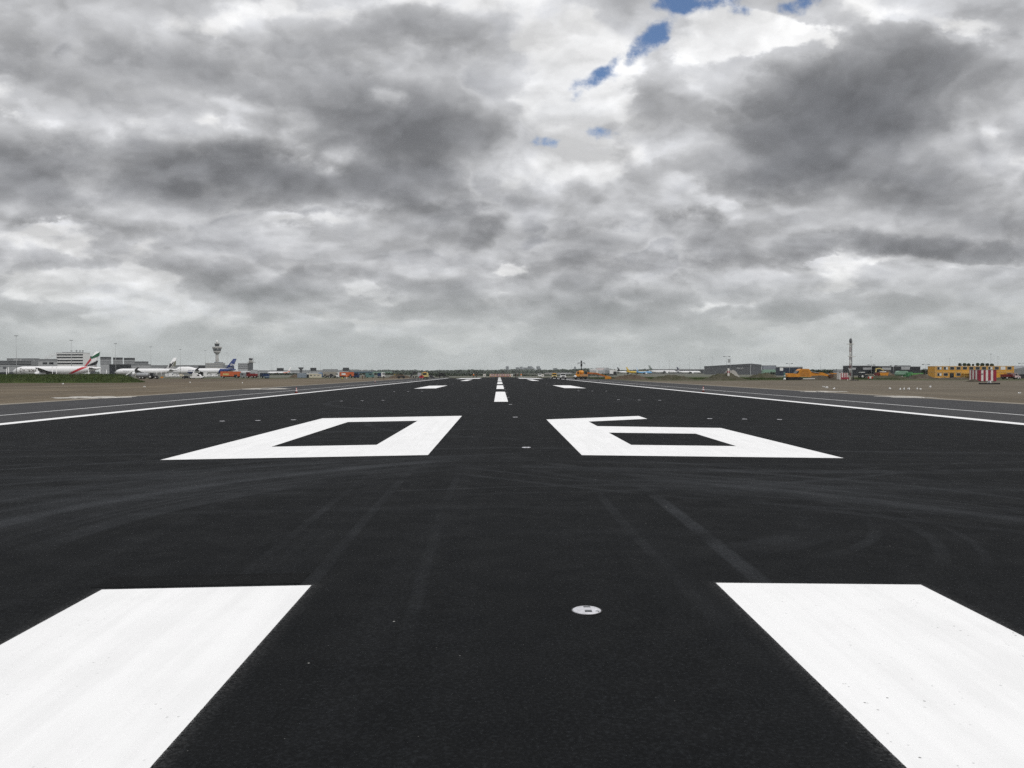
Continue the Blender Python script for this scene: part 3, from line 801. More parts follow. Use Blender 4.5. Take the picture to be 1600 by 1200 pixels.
part('platform', CONC, [('box', -4.6*k_, 6.4*k_, -1, 9, tz(566.6), tz(565.8))], t)
part('lower_cab', CONC, [('lathe', [(3.4*k_, tz(565.8)), (2.6*k_, tz(563))], (0,3,0), 14)], t)
part('cab_windows', GLASS, [('lathe', [(2.5*k_, tz(563)), (3.1*k_, tz(560.4))], (0,3,0), 14)], t)
part('cab_roof', GREYD, [('lathe', [(3.2*k_, tz(560.4)), (2.4*k_, tz(559.4))], (0,3,0), 14)], t)
part('antenna', STEEL, [('cyl', (4.3*k_, 3, tz(565.6)), (4.3*k_, 3, tz(557)), .25)], t)

bld('hangar', 'pale grey flat hangar right of the small dark tower', 392, 403, 578, 1300, 6, GREYL)
bld('terminal_roof', 'long low grey pier roof from the small tower to the blue containers', 404, 545, 578.6, 1900, 12, GREYM, [('pale_panel', GREYL, 580.6, 584), ('trim', GREYL, 578.8, 579.4)])
for i, (a, b, yt, lab) in enumerate(((432.5, 443.5, 575.2, 'black gate box on the pier roof, left of the stalk shaped one'), (485, 494.5, 574.8, 'black gate box with pale corner above the grey containers'), (536, 545.5, 574.6, 'black gate box above the orange trailer with white cab'))):
    bld('gate_box', lab, a, b, yt, 1700, 6, BLACKB, group='black boxes on the pier roof', ybot=579.4)
t = thing('apron_tower', 'tiny dark stalk shaped apron tower left of the second black box', 'tower', at(470, 1700), 0, [('shaft', GREYD, [('box', -2.2, 2.2, 0, 4, 0, 11)]), ('cab', GREYD, [('plan', [(-3.6,-1.5),(3.6,-1.5),(3.6,5.5),(-3.6,5.5)], 11, 13)]), ('cap', BLACKB, [('box', -4.6, 4.6, -2, 6, 13, 14.6)])])
bld('terminal_building', 'far grey roof line with many small vents behind the beige carriage', 504, 528, 577, 2300, 12, GREYM)
bld('terminal_building', 'low white and blue glass terminal right of the orange trailer', 546, 583, 579, 1500, 10, GREYL, [(W, M('blue_glass', (.04,.09,.13), .15), 580.2, 582.6)])
bld('terminal_building', 'long white low shed with dark windows left of the tree line', 583, 613, 579.6, 1600, 10, GREENP, [(W, GREYD, 580, 581), ('white_front', WHITE, 583, 584.6, 600, 612)])
# right of the runway
bld('warehouse', 'long white warehouse low on the horizon behind the two jeeps', 872, 893, 582.4, 900, 6, GREYL, ybot=None)
bld('warehouse', 'wide pale warehouse on the horizon under the skyline', 851, 872, 582.6, 1000, 6, CONC)
bld('hangar', 'white arched looking hangar row behind the orange arm', 921, 932, 576.6, 1900, 14, WHITE, [(W, GREYL, 578.5, 584)])
bld('hangar', 'wide white hangar with red line on its roof', 931, 946, 574.8, 2000, 14, WHITE, [('red_line', RED, 576.2, 576.8), ('door', GREYL, 578.5, 586, 934, 944)])
t = thing('dome_hangar', 'pale rounded hangar left of the dark grey tail', 'hangar', at(949, 1900), 0, [('shell', GREYL, [('poly', [(9*math.cos(PI*i/12), 14.5*math.sin(PI*i/12)) for i in range(13)], 0, 20)]), ('door', GREYM, [('poly', [(-5,0),(5,0),(5,8),(-5,8)], -.1, .2)])])
bld('hangar', 'low white hangar between the dome hangar and the grey tail', 952, 964, 577.6, 1850, 10, WHITE)
bld('terminal_building', 'low dark glazed terminal behind the white jets on the right', 1018, 1100, 577.2, 2000, 14, GREYD, [('pale_roof', GREYL, 576.6, 577.6), ('dark_end', BLACKB, 578, 586, 1092, 1099)])
Zc = 930
t = empty('cargo_building', 'long grey cargo building with white lettering and its corner towards the runway', 'building', (X(1173, Zc), Zc, G))
A_ = Vector((-.0193, .15))*Zc; B_ = Vector((.0135, .0019))*Zc
def prism_heights(mb, pts, hs, z0=0):
    n = len(pts); a = [(p[0], p[1], z0) for p in pts]; b = [(p[0], p[1], h) for p, h in zip(pts, hs)]
    mb.rings([a, b], smooth=False)
mb = MB(); P4 = [(0,0), tuple(B_), tuple(A_+B_), tuple(A_)]
prism_heights(mb, P4, [11.9, 10.8, 9.4, 10.0]); mb.build('wall', M('cargo_cladding', (.135,.14,.148), .6, streak=True), t)
mb = MB(); P5 = [(-.1,-.2), (B_.x+.2,B_.y-.1), (A_.x+B_.x+.1,A_.y+B_.y+.2), (A_.x-.2,A_.y+.1)]
prism_heights(mb, P5, [12.5, 11.4, 10.0, 10.6], 9.2)
mb.build('roof_edge', GREYD, t)
mb = MB(); prism_heights(mb, [(.15,-.12), (B_.x-.3,B_.y-.12), (B_.x-.3,B_.y+.3), (.15,.4)], [10.0, 9.6, 9.6, 10.0], .3); mb.build('dark_end', GREYD, t)
part('corner_post', GREYL, [('box', -.55, .05, -.45, .2, 0, 11.6)], t)
v, f = text_mesh('fresccar', 3.0, .03)
mb = MB(); ud = A_.normalized(); nrm = Vector((-ud.y, ud.x)); C0 = Vector((X(1173, Zc), Zc))
def along(px):          # distance along the wall to where bearing px meets it
    lo, hi = 0.0, A_.length
    for _ in range(40):
        md = (lo+hi)/2; q_ = C0+ud*md
        if X(px, q_.y) < q_.x: lo = md
        else: hi = md
    return lo
sa, sb = along(1151.5), along(1162); wt = max(q_[0] for q_ in v); zl = ZH(1157, 576.4, Zc+sa)-G
for p in v:
    q_ = ud*(sa+(sb-sa)*p[0]/wt) + nrm*.25; mb.v.append((q_.x, q_.y, zl+p[1]))
for q_ in f: mb.f.append(q_); mb.sm.append(False)
mb.build('lettering', WHITE, t)
bld('warehouse', 'pale blue grey shed right of the grey cargo building', 1190, 1213, 571.2, 1150, 8, M('blue_grey_cladding', (.25,.27,.31), .6), [('pale_plinth', GREENP, 577.4, 586)])
bld('shop_unit', 'dark navy flat building with a pale panel at its left end', 1212, 1254, 573.6, 640, 10, NAVYB, [('pale_roof_line', GREYL, 573.2, 574.4), ('pale_panel', WHITE, 574.6, 579.2, 1212.5, 1223.5)])
bld('office_unit', 'pale low unit right behind the orange machines, left of the radio mast', 1302, 1319, 577.8, 640, 8, GREYL, [(W, GREYM, 579.4, 580.6)])
bld('showroom', 'black flat building behind the red and white radio mast', 1317, 1366, 571.9, 600, 10, BLACKB, [('pale_panel', GREYL, 574.4, 577.6, 1318, 1337), ('pale_panel', GREYL, 574.2, 577.8, 1348.5, 1362)], roofs=[('roof_plant', GREYM, 1344, 1362, 571.2)])
bld('showroom', 'black flat building with pale sign behind the orange dump truck', 1364, 1393, 572.6, 590, 10, BLACKB, [('pale_panel', GREYL, 574.2, 578, 1378, 1392)], roofs=[('roof_plant', GREYL, 1370, 1381, 571.6)])
bld('showroom', 'black flat building left of the orange site office, pale window above', 1391, 1438, 573.2, 610, 10, BLACKB, [('pale_panel', GREYL, 572.8, 577.6, 1408, 1421.5)], roofs=[('roof_plant', GREYD, 1405, 1425, 571)])
for i, (px, Z, lab) in enumerate(((1321, 560, 'thin'),)): pass
Zg = 470
t = empty('barn', 'grey gabled hall at the right edge behind the dark red truck', 'building', (X(1590, Zg), Zg, G))
hh = ZH(1600, 571, Zg)-G
part('wall', GREYM, [('poly', [(-4,0),(24,0),(24,hh*.62),(10,hh*1.0),(5,hh*.86),(-4,hh*.62)], 0, 20)], t)
part('plinth', GREYD, [('box', -4.2, 24.2, -.2, 1, 0, hh*.16)], t)

# two storey orange site office of stacked cabins
Zo = 312
x0 = X(1461, Zo); mw = 2.44; nmod = 12; hgt = ZH(1520, 571.8, Zo)-G
t = empty('site_office', 'two storey orange site office made of stacked cabins', 'site office', (x0, Zo, G))
wl = nmod*mw+1.0
part('wall', ORANGEB, [('box', 0, wl, 0, 5.2, .25, hgt)], t)
TRIM = M('pale_orange_frame', (.58,.38,.16), .5)
part('frame', TRIM, [('box', -.04, wl+.04, -.06, 5.26, z_, z_+.22) for z_ in (.2, hgt/2-.02, hgt-.24)]+[('box', i*mw+.42, i*mw+.56, -.05, .04, .25, hgt) for i in range(0, nmod+1)]+[('box', -.05, .12, -.08, .1, .25, hgt), ('box', -.05, .12, 5.1, 5.3, .25, hgt)], t)
part('base', GREYD, [('box', .1, wl-.1, .1, 5.1, 0, .25)], t)
zs = (hgt/2+1.05, 1.05)
for lv in (0, 1):
    for i in range(nmod):
        xa = i*mw+.9; z_ = zs[lv]
        if lv == 1 and i in (2, 4, 9, 10): continue
        if lv == 0 and i == 10:
            part('white_panel', WHITE, [('box', xa-.2, xa+1.6, -.075, .05, z_-.1, z_+1.1)], t); continue
        wn = part('window', M('window_frame_cream', (.55,.50,.42), .5), [('box', xa-.12, xa+1.62, -.08, .05, z_-.12, z_+1.12)], t)
        part('pane', GLASS, [('box', xa, xa+1.5, -.10, 0, z_, z_+1.0)], wn)
        if (i, lv) in ((0,0),(1,0),(0,1),(8,0)): part('blind', WHITE, [('box', xa+.75, xa+1.45, -.11, 0, z_+.05, z_+.9)], wn)
part('door', GLASS, [('box', 2*mw+.8, 2*mw+2.3, -.09, .05, .3, 2.1)], t)
part('porch', YELLOWP, [('box', 4*mw+.4, 6*mw+.3, -1.6, -.12, 1.9, 2.02), ('box', 4*mw+.4, 6*mw+.3, -1.5, -.12, .9, 1.0), ('box', 4*mw+.5, 4*mw+.6, -1.5, -1.4, 0, 1.9), ('box', 6*mw+.1, 6*mw+.2, -1.5, -1.4, 0, 1.9)], t)

# red and white equipment hut
Zh = 212
x0, x1 = X(1529.5, Zh), X(1557, Zh); hb = ZH(1540, 578.0, Zh)-G
t = empty('equipment_hut', 'red and white vertically striped equipment hut in front of the orange office', 'hut', ((x0+x1)/2, Zh, G))
wd = (x1-x0)/2; dp = 4.4
HUTR = M('hut_red', (.30,.02,.045), .5); HUTW = M('hut_white', (.72,.70,.66), .5)
part('wall', HUTR, [('box', -wd, wd, 0, dp, .1, hb)], t)
sw = 2*wd/8
part('white_stripe', HUTW, [('box', -wd+sw*(i+.05), -wd+sw*(i+1.05), -.02, .0, .12, hb-.02) for i in (1, 3.1, 5.4, )], t)
part('white_stripe', HUTW, [('box', -wd-.02, -wd, dp*k2, dp*(k2+.16), .12, hb-.02) for k2 in (.18, .5, .80)], t)
part('roof', GREYM, [('box', -wd-.06, wd+.06, -.06, dp+.06, hb, hb+.08)], t)
dr = part('door', HUTR, [('box', -wd+.15, -wd+sw*.95, -.03, 0, .15, hb-.3)], t)
part('sign', GREYD, [('box', -wd+sw*1.1, -wd+sw*1.9, -.035, -.02, 1.75, 2.05)], t)
part('skid', BLACK, [('box', -wd, wd, .2, .5, 0, .1), ('box', -wd, wd, dp-.5, dp-.2, 0, .1)], t)
Zf = 163
t = thing('steel_frame', 'low black open steel frame lying on the sand before the striped hut', 'frame', at(1546, Zf), 0,
  [('rail', BLACK, [('box', -1.95,1.95,-.35,-.27,0,.30), ('box', -1.95,1.95,.27,.35,0,.30)]), ('cross_bar', BLACK, [('box', s_-.06, s_+.06, -.35, .35, .18, .27) for s_ in (-1.9,-.9,0,.9,1.9)]),
   ('bracket', STEEL, [('poly', [(-.45,.28),(.35,.28),(.12,.75),(-.02,.75)], -.15, .15)]), ('white_cap', WHITE, [('box', .0,.26,-.2,.2,.3,.72)])])
Zs = 245
xw = (1329-1312)*Zs/F
t = thing('equipment_hut', 'small red and white striped box with open frame at the foot of the mast', 'hut', at(1320.5, Zs), 0,
  [('wall', HUTW, [('box', -xw/2, xw*.28, 0, 2.2, .35, ZH(1320,582.6,Zs)-G)]), ('red_stripe', HUTR, [('box', -xw/2+xw*a, -xw/2+xw*(a+.085), -.03, 0, .36, 2.25) for a in (.09,.30,.46,.62)]),
   ('red_plinth', HUTR, [('box', -xw*.3, xw*.34, -.06, 2.1, .36, .95)]), ('frame', HUTW, [('box', xw*.28, xw*.48, .1, 1.9, 1.3, 1.45), ('box', xw*.44, xw*.5, .1, .2, 0, 1.45), ('box', -xw/2, -xw/2+.12, -.1, 0, 0, .5), ('box', xw*.2, xw*.25, -.1, 0, 0, .5)]), ('lamp', BLACK, [('box', -xw*.46, -xw*.34, .4, 1, ZH(1320,582.6,Zs)-G, ZH(1320,581.6,Zs)-G)])])
thing('dark_post', 'dark upright post with a low shadow bar right of the small striped box', 'post', at(1333, Zs), 0, [('post', BLACK, [('box', -.16,.16,-.1,.1,0,1.9)]), ('foot', BLACK, [('box', -.9,1.6,-.25,.25,0,.18)])])  # low black foot is the dark shadow beside the hut, built as a solid

# radio mast
MASTR = M('faded_mast_red', (.25,.12,.12), .6)
Zm = 400
t = empty('radio_mast', 'tall red and white lattice radio mast with two platforms', 'mast', at(1329, Zm))
hm = ZH(1329, 530, Zm)-G
nb_ = 9
for i in range(nb_):
    za, zb = hm*i/nb_, hm*(i+1)/nb_; wv_ = .46-.012*i; sp = []
    for a, b in ((-1,-1),(1,-1),(1,1),(-1,1)): sp.append(('cyl', (a*wv_, b*wv_, za), (a*wv_, b*wv_, zb), .085, .085, 6))
    for s_ in range(3):
        z1_, z2_ = za+(zb-za)*s_/3, za+(zb-za)*(s_+1)/3
        for (a, b), (c, d2) in (((-1,-1),(1,-1)),((1,-1),(1,1)),((1,1),(-1,1)),((-1,1),(-1,-1))):
            sp.append(('cyl', (a*wv_, b*wv_, z1_), (c*wv_, d2*wv_, z2_), .045, .045, 5)); sp.append(('cyl', (a*wv_, b*wv_, z2_), (c*wv_, d2*wv_, z2_), .045, .045, 5))
    part('lattice_section', MASTR if i % 2 == 0 else HUTW, sp, t)
def tz(py): return ZH(1329, py, Zm)-G
kk = Zm/F
part('platform', HUTW, [('box', -5*kk, 4.6*kk, -1, 1, tz(538), tz(537.1))], t)
part('platform', HUTW, [('box', -3*kk, 6.4*kk, -1, 1, tz(557.6), tz(556.8))], t)
part('antenna_head', GREYD, [('lathe', [(.5, tz(537)), (.75, tz(533)), (.55, tz(529.4)), (.1, tz(528.6))], (0,0,0), 10)], t)
part('lightning_rod', STEEL, [('cyl', (.2, 0, tz(529)), (.2, 0, tz(526.4)), .10, .06)], t)
part('ladder', STEEL, [('box', .12, .5, -.75, -.68, 0, hm*.97)], t)

# ================================================================== FAR SKYLINE
Zk = 6600
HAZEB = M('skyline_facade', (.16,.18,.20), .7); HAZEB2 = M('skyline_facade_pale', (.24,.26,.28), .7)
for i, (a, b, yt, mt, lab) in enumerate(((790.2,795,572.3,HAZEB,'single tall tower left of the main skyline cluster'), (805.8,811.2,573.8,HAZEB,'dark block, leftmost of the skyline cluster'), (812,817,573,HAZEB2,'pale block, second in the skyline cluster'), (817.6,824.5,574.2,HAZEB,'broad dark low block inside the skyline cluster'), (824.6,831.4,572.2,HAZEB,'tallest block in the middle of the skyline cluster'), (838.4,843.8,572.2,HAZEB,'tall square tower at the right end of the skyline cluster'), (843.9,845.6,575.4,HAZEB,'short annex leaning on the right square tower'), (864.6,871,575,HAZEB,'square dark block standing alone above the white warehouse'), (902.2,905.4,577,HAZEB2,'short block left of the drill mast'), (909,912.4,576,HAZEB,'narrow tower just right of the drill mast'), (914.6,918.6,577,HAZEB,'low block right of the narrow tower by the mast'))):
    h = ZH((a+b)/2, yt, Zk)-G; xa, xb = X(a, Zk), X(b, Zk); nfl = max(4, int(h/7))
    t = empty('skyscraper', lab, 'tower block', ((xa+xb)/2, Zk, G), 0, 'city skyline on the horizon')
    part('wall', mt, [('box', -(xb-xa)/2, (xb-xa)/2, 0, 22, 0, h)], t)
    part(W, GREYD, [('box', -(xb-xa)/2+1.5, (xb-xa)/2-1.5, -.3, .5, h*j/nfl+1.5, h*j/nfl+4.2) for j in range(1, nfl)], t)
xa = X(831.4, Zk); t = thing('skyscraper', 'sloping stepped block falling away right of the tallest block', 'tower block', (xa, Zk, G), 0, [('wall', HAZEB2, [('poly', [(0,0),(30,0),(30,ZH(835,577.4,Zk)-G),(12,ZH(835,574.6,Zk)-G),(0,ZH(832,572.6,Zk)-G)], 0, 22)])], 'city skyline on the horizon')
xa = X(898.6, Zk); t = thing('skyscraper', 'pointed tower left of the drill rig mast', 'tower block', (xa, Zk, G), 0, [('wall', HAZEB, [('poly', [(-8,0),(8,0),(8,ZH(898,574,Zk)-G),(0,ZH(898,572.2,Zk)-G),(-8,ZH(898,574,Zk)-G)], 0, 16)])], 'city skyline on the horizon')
thing('transmitter_mast', 'hair thin transmitter mast on the horizon left of the pointed tower', 'mast', (X(893, Zk), Zk, G), 0, [('pole', HAZEB2, [('cyl', (0,0,0), (0,0,ZH(893,568.5,Zk)-G), 1.0, .4)])])

# ================================================================== FLOODLIGHT MASTS
MASTG = M('mast_grey', (.42,.435,.44), .6)
def light_mast(px, ytop, h, lab, grp):
    Z = (h-2.46)*F/(HY(px)-ytop)
    t = empty('floodlight_mast', lab, 'light mast', (X(px, Z), Z, G), 0, grp)
    part('pole', MASTG, [('cyl', (0,0,0), (0,0,h), .27, .11, 8)], t)
    part('lamp_head', GREYM, [('box', -1.2, 1.2, -.5, .5, h-.3, h+.1)], t)
GL, GR_ = 'floodlight masts over the left apron', 'floodlight masts over the right apron'
for px, yt, lab in ((26,525,'tallest floodlight mast, above the nose of the striped tail jet'), (112,532,'floodlight mast in front of the white office block'), (181,537,'floodlight mast rising beside the black pier block'), (236,542,'floodlight mast over the wing of the lettered jet'), (282,546,'floodlight mast over the hump of the four engined jet'), (321,548,'floodlight mast just left of the control tower'), (355,551.5,'floodlight mast between control tower and deep blue tail'),
                    (425,560,'floodlight mast right of the small dark tower, nearest to it'), (433,564,'floodlight mast above the first black gate box'), (405,566,'faint floodlight mast between the small tower and the first black box'), (474,563.5,'floodlight mast above the stalk shaped apron tower'), (488,564.5,'floodlight mast above the second black gate box'), (501,565.5,'floodlight mast above the cream containers'), (518,566.5,'floodlight mast above the beige carriage'), (550,568,'faint floodlight mast above the orange trailer'), (620,570,'faint floodlight mast left of the yellow truck on the horizon')):
    light_mast(px, yt, 30, lab, GL)
for px, yt, lab in ((968,570,'thin mast above the dark grey tail'), (1030,565,'floodlight mast above the long white jet, third from the cargo building'), (1046,563.5,'floodlight mast above the middle of the long white jet'), (1062,562.5,'floodlight mast above the navy tail'), (1077,561,'floodlight mast above the jet with the navy tail'), (1094,560.5,'floodlight mast just left of the grey cargo building'), (1113,559,'floodlight mast in front of the left end of the cargo building'), (1282,561,'floodlight mast behind the orange excavator'), (1361,557,'floodlight mast behind the black showroom'), (1548,553,'floodlight mast behind the site office, left of a fainter one'), (1559,557,'fainter floodlight mast behind the right part of the site office'), (1484,560,'faint floodlight mast behind the left part of the site office')):
    light_mast(px, yt, 26, lab, GR_)
def street_lamp(px, ytop, Z, lab):
    h = ZH(px, ytop, Z)-G
    thing('street_lamp', lab, 'street lamp', at(px, Z), 0, [('pole', STEEL, [('cyl', (0,0,0), (0,0,h), .13, .08, 8)]), ('arm', STEEL, [('box', -1.5, 1.5, -.06, .06, h-.12, h)]), ('lamp_head', GREYD, [('box', -2.0, -1.0, -.18, .18, h-.2, h+.12)]), ('lamp_head', GREYD, [('box', 1.0, 2.0, -.18, .18, h-.2, h+.12)])], 'street lamps behind the earth mounds')
street_lamp(1135.5, 557, 470, 'double armed street lamp before the grey cargo building')
street_lamp(1233.5, 568, 470, 'double headed lamp before the dark navy building')
street_lamp(1361.5, 570, 430, 'double headed lamp before the black showroom')
street_lamp(1396, 571, 450, 'short lamp between the two black showrooms')
street_lamp(1446.5, 569.5, 430, 'lamp left of the orange site office')
street_lamp(1597, 567.5, 430, 'lamp above the grey gabled hall')
thing('hanging_banner', 'narrow grey banner panel on a thin pole beside the double lamp', 'banner', at(1138.5, 470), 0, [('pole', STEEL, [('cyl', (1.0,0,0), (1.0,0,ZH(1138,558.6,470)-G), .07)]), ('panel', GREYL, [('box', -.4, .9, -.03, .03, ZH(1138,566.6,470)-G, ZH(1138,561,470)-G)])])
Zp = 262
thing('marker_post', 'red and white banded marker post on the brown mound before the cargo building', 'post', at(1138.3, Zp), 0, [('pole', HUTW, [('cyl', (0,0,0), (0,0,ZH(1138,576,Zp)-G), .08)]), ('white_panel', HUTW, [('box', -.3,.3,-.06,.06,3.1,3.75)]), ('red_band', HUTR, [('box', -.34,.34,-.05,.07,2.35,3.0)]), ('white_panel', HUTW, [('box', -.32,.32,-.06,.06,1.2,2.2)])])
thing('marker_post', 'green post with a white foot left of the orange excavator', 'post', at(1226, 260), 0, [('pole', GREENB, [('box', -.3,.2,-.1,.1,.6,2.5)]), ('foot', WHITE, [('ball', (0,0,.35), .42,.3,.38)]), ('white_band', WHITE, [('box', -.22,.24,-.12,.12,1.25,1.5)])])
for px, yt, lab in ((10.5,573.5,'left'), (13.5,576,'left')):
    pass
for px, Z, yt in ((10.5,250,576), (13.6,250,574), (82,236,573.5), (88.4,236,574), (58.5,300,576), (138.5,255,577.5), (156.5,255,576), (166.5,255,577.5), (245,400,578), (252,400,578), (259.5,400,577)):
    h = ZH(px, yt, Z)-G
    thing('fence_post', 'thin white post ' + ('behind the right half of the grass bank' if px > 100 and px < 200 else 'behind the left half of the grass bank' if px < 100 else 'between the tractor and the lettered jet'), 'post', at(px, Z), 0, [('pole', WHITE, [('cyl', (0,0,0), (0,0,h), .085)]), ('cap', WHITE, [('cyl', (0,0,h), (0,0,h+.1), .11)])], 'white posts along the left apron')

# ================================================================== VEHICLES AND MACHINES
# tractor with a grey slurry tanker
tt = at(229, 385)
thing('tractor', 'dark tractor with white wheel hubs towing a grey tank trailer', 'tractor', (X(238.5,385), 385, G), 0,
  [('bonnet', CHAR, [('box', .3,2.2,-.42,.42,.95,1.6), ('box', 1.9,2.3,-.45,.45,.7,1.45)]), ('cab', GLASS, [('poly', [(-1.0,1.2),(.45,1.2),(.35,2.65),(-.9,2.65)], -.72,.72)]), ('cab_roof', CHAR, [('box', -1.05,.5,-.8,.8,2.65,2.82)]), ('exhaust', BLACK, [('cyl', (.7,.3,1.6),(.7,.3,2.7),.06)]), ('mudguard', CHAR, [('box', -1.5,.1,-1.15,-.75,1.65,1.78), ('box', -1.5,.1,.75,1.15,1.65,1.78)])],
  wheels=[(-.75,.92),(1.75,.62)], track=.95, ww=.5)
thing('tank_trailer', 'grey cylindrical tank trailer coupled behind the dark tractor', 'trailer', (X(223,385), 385, G), 0,
  [('tank', STEEL, [('lathe', [(.5,-2.9),(1.05,-2.7),(1.15,-2.2),(1.15,2.2),(1.05,2.6),(.5,2.8)], (0,0,1.75), 20, 'X')]), ('chassis', CHAR, [('box', -2.6,3.4,-.5,.5,.6,.85)]), ('ladder', GREYM, [('box', -2.75,-2.65,-.3,.3,.8,2.9)])], wheels=[(-.9,.55),(.4,.55)], track=1.0, ww=.45)
thing('warning_barrier', 'small orange warning barrier right of the tractor', 'barrier', at(253, 375), 0, [('board', ORANGE, [('box', -.6,.6,-.04,.04,.5,1.1)]), ('leg', STEEL, [('box', -.5,-.44,-.3,.3,0,.5), ('box', .44,.5,-.3,.3,0,.5)])])
# white pick-up and a black car
thing('pickup_van', 'white box pickup facing right on the sand edge below the four engined jet', 'van', (X(308,392), 392, G), 0,
  [('body', WHITE, [('poly', [(-2.9,.45),(2.9,.45),(2.95,1.0),(1.9,1.25),(1.3,2.1),(.2,2.15),(.2,1.2),(-2.9,1.2)], -.95,.95)]), ('windscreen', GLASS, [('poly', [(1.25,2.0),(1.8,1.3),(1.85,1.3),(1.32,2.02)], -.85,.85)]), ('side_window', GLASS, [('poly', [(.4,1.35),(1.5,1.35),(1.15,1.95),(.4,1.95)], -.97,.97)]), ('cargo_box', WHITE, [('box', -1.9,.1,-.9,.9,1.2,2.75)]), ('bumper', BLACK, [('box', 2.75,3.05,-.9,.9,.35,.75)])], wheels=[(-1.7,.36),(1.9,.36)], track=.82, ww=.25)
thing('parked_car', 'black low car beside the white box pickup', 'car', (X(292,392), 392, G), 0, [('body', BLACKA, [('poly', [(-2.0,.3),(2.0,.3),(2.05,.75),(1.2,.9),(.6,1.35),(-.9,1.35),(-1.9,.9)], -.8,.8)]), ('window', GLASS, [('poly', [(-1.1,.92),(1.0,.92),(.5,1.28),(-.8,1.28)], -.82,.82)])], wheels=[(-1.25,.32),(1.3,.32)], track=.72, ww=.2)
# service carts and stairs round the parked jets
for i, (px, Z, w_, h_, lab) in enumerate(((216,640,3.4,2.6,'white service van under the nose of the lettered jet'), (262,560,2.6,2.2,'white service cart right of the tractor, near the jet tail'), (268,600,3.0,2.8,'pale catering van under the tail of the lettered jet'), (276,590,3.2,2.4,'white service van between the two big jets on the left'), (284,620,2.8,2.2,'white cart under the nose of the four engined jet'), (322,560,3.0,3.2,'tall white service van under the wing of the four engined jet'), (329,580,3.0,2.4,'white van left of the orange red box truck'), (336,600,3.4,2.6,'pale van under the rear of the four engined jet'), (150,430,4.2,1.8,'pale low cart behind the right part of the grass bank'), (160,440,4.0,1.9,'low yellow white cart right of the striped tail'))):
    x_, y_, z_ = at(px, Z)
    thing('service_van', lab, 'van', (x_, y_, z_), .2*(i % 3)-.2, [('body', WHITE if i % 4 else CREAM, [('poly', [(-w_/2,.4),(w_/2,.4),(w_/2,1.2),(w_/2-.5,h_*.72),(w_/2-.7,h_),(-w_/2,h_)], -.95,.95)]), ('window', GLASS, [('poly', [(w_/2-.9,h_*.55),(w_/2-.25,h_*.55),(w_/2-.6,h_*.85),(w_/2-.9,h_*.85)], -.97,.97)])], 'service vehicles round the parked jets', wheels=[(-w_/3,.36),(w_/3,.36)], track=.85, ww=.22)
thing('boarding_stairs', 'white wheeled boarding stairs at the front of the lettered jet', 'stairs', at(200, 700), 0, [('flight', WHITE, [('poly', [(-3.2,.5),(2.6,4.6),(3.6,4.6),(3.6,4.0),(-2.2,.3)], -.8,.8)]), ('support', STEEL, [('box', 2.9,3.2,-.7,.7,.4,4.2), ('box', -3,3.4,-.7,.7,.4,.6)]), ('rail', GREYL, [('poly', [(-3.2,1.4),(2.6,5.6),(3.6,5.6),(3.6,5.5),(2.6,5.5),(-3.2,1.3)], -.82,-.76)])], wheels=[(-2.4,.35),(2.8,.35)], track=.7, ww=.2)
# trucks with containers along the apron
def box_truck(px0, px1, Z, ytop, boxmat, cabmat, label, group='trucks parked along the left apron', cab='right', cabw=2.2, stripe=None, sign=None):
    x0, x1 = X(px0, Z), X(px1, Z); hx = (x1-x0)/2; h = ZH(px0, ytop, Z)-G
    s_ = 1 if cab == 'right' else -1
    pr = [('cargo_box', boxmat, [('box', -hx, hx, -1.25, 1.25, 1.0, h)]), ('chassis', BLACK, [('box', -hx+.1, hx+1.2, -.9, .9, .5, .98)] if s_ > 0 else [('box', -hx-1.2, hx-.1, -.9, .9, .5, .98)])]
    c0 = hx+.25 if s_ > 0 else -hx-.25
    if cab: pr += [('cab', cabmat, [('poly', [(c0,.55),(c0+s_*cabw,.55),(c0+s_*cabw,1.7),(c0+s_*(cabw-.25),2.75),(c0,2.85)], -1.15, 1.15)], [('windscreen', GLASS, [('poly', [(c0+s_*(cabw+.02),1.65),(c0+s_*(cabw-.22),2.55),(c0+s_*(cabw-.28),2.55),(c0+s_*(cabw-.05),1.65)], -1.05, 1.05)]), ('side_window', GLASS, [('box', min(c0+s_*.6,c0+s_*1.7), max(c0+s_*.6,c0+s_*1.7), -1.17, 1.17, 1.75, 2.4)])])]
    if sign: pr += [('sign_panel', sign[0], [('box', -hx*.72, -hx*.12, -1.27, -1.25, 1.6, 2.5)]), ('dark_patch', sign[1], [('box', hx*.42, hx*.75, -1.28, -1.25, .9, 1.9)])]
    return thing('box_truck', label, 'truck', ((x0+x1)/2, Z, G), 0, pr, group, wheels=[(-hx+1.2,.5),(hx-1.5,.5),(c0+s_*1.2,.5)] if cab else [(-hx+1.2,.5),(hx-1.5,.5)], track=1.0, ww=.35)
box_truck(345.5, 375.5, 445, 580.4, ORANGER, GREYM, 'long orange red box truck below the deep blue tail', sign=(YELLOWP, CHAR), cabw=2.6)
thing('road_tanker', 'white and grey tank truck behind the orange red box truck', 'truck', (X(378,470), 470, G), 0, [('tank', GREYL, [('lathe', [(.4,-5),(1.3,-4.7),(1.35,4.7),(.4,5)], (0,0,2.6), 16, 'X')]), ('chassis', BLACK, [('box', -5,5.5,-.9,.9,.6,1.1)]), ('cab', GREYM, [('box', 5,7.2,-1.1,1.1,.6,2.9)])], wheels=[(-3.5,.5),(-2.3,.5),(5.8,.5)], track=1, ww=.35)
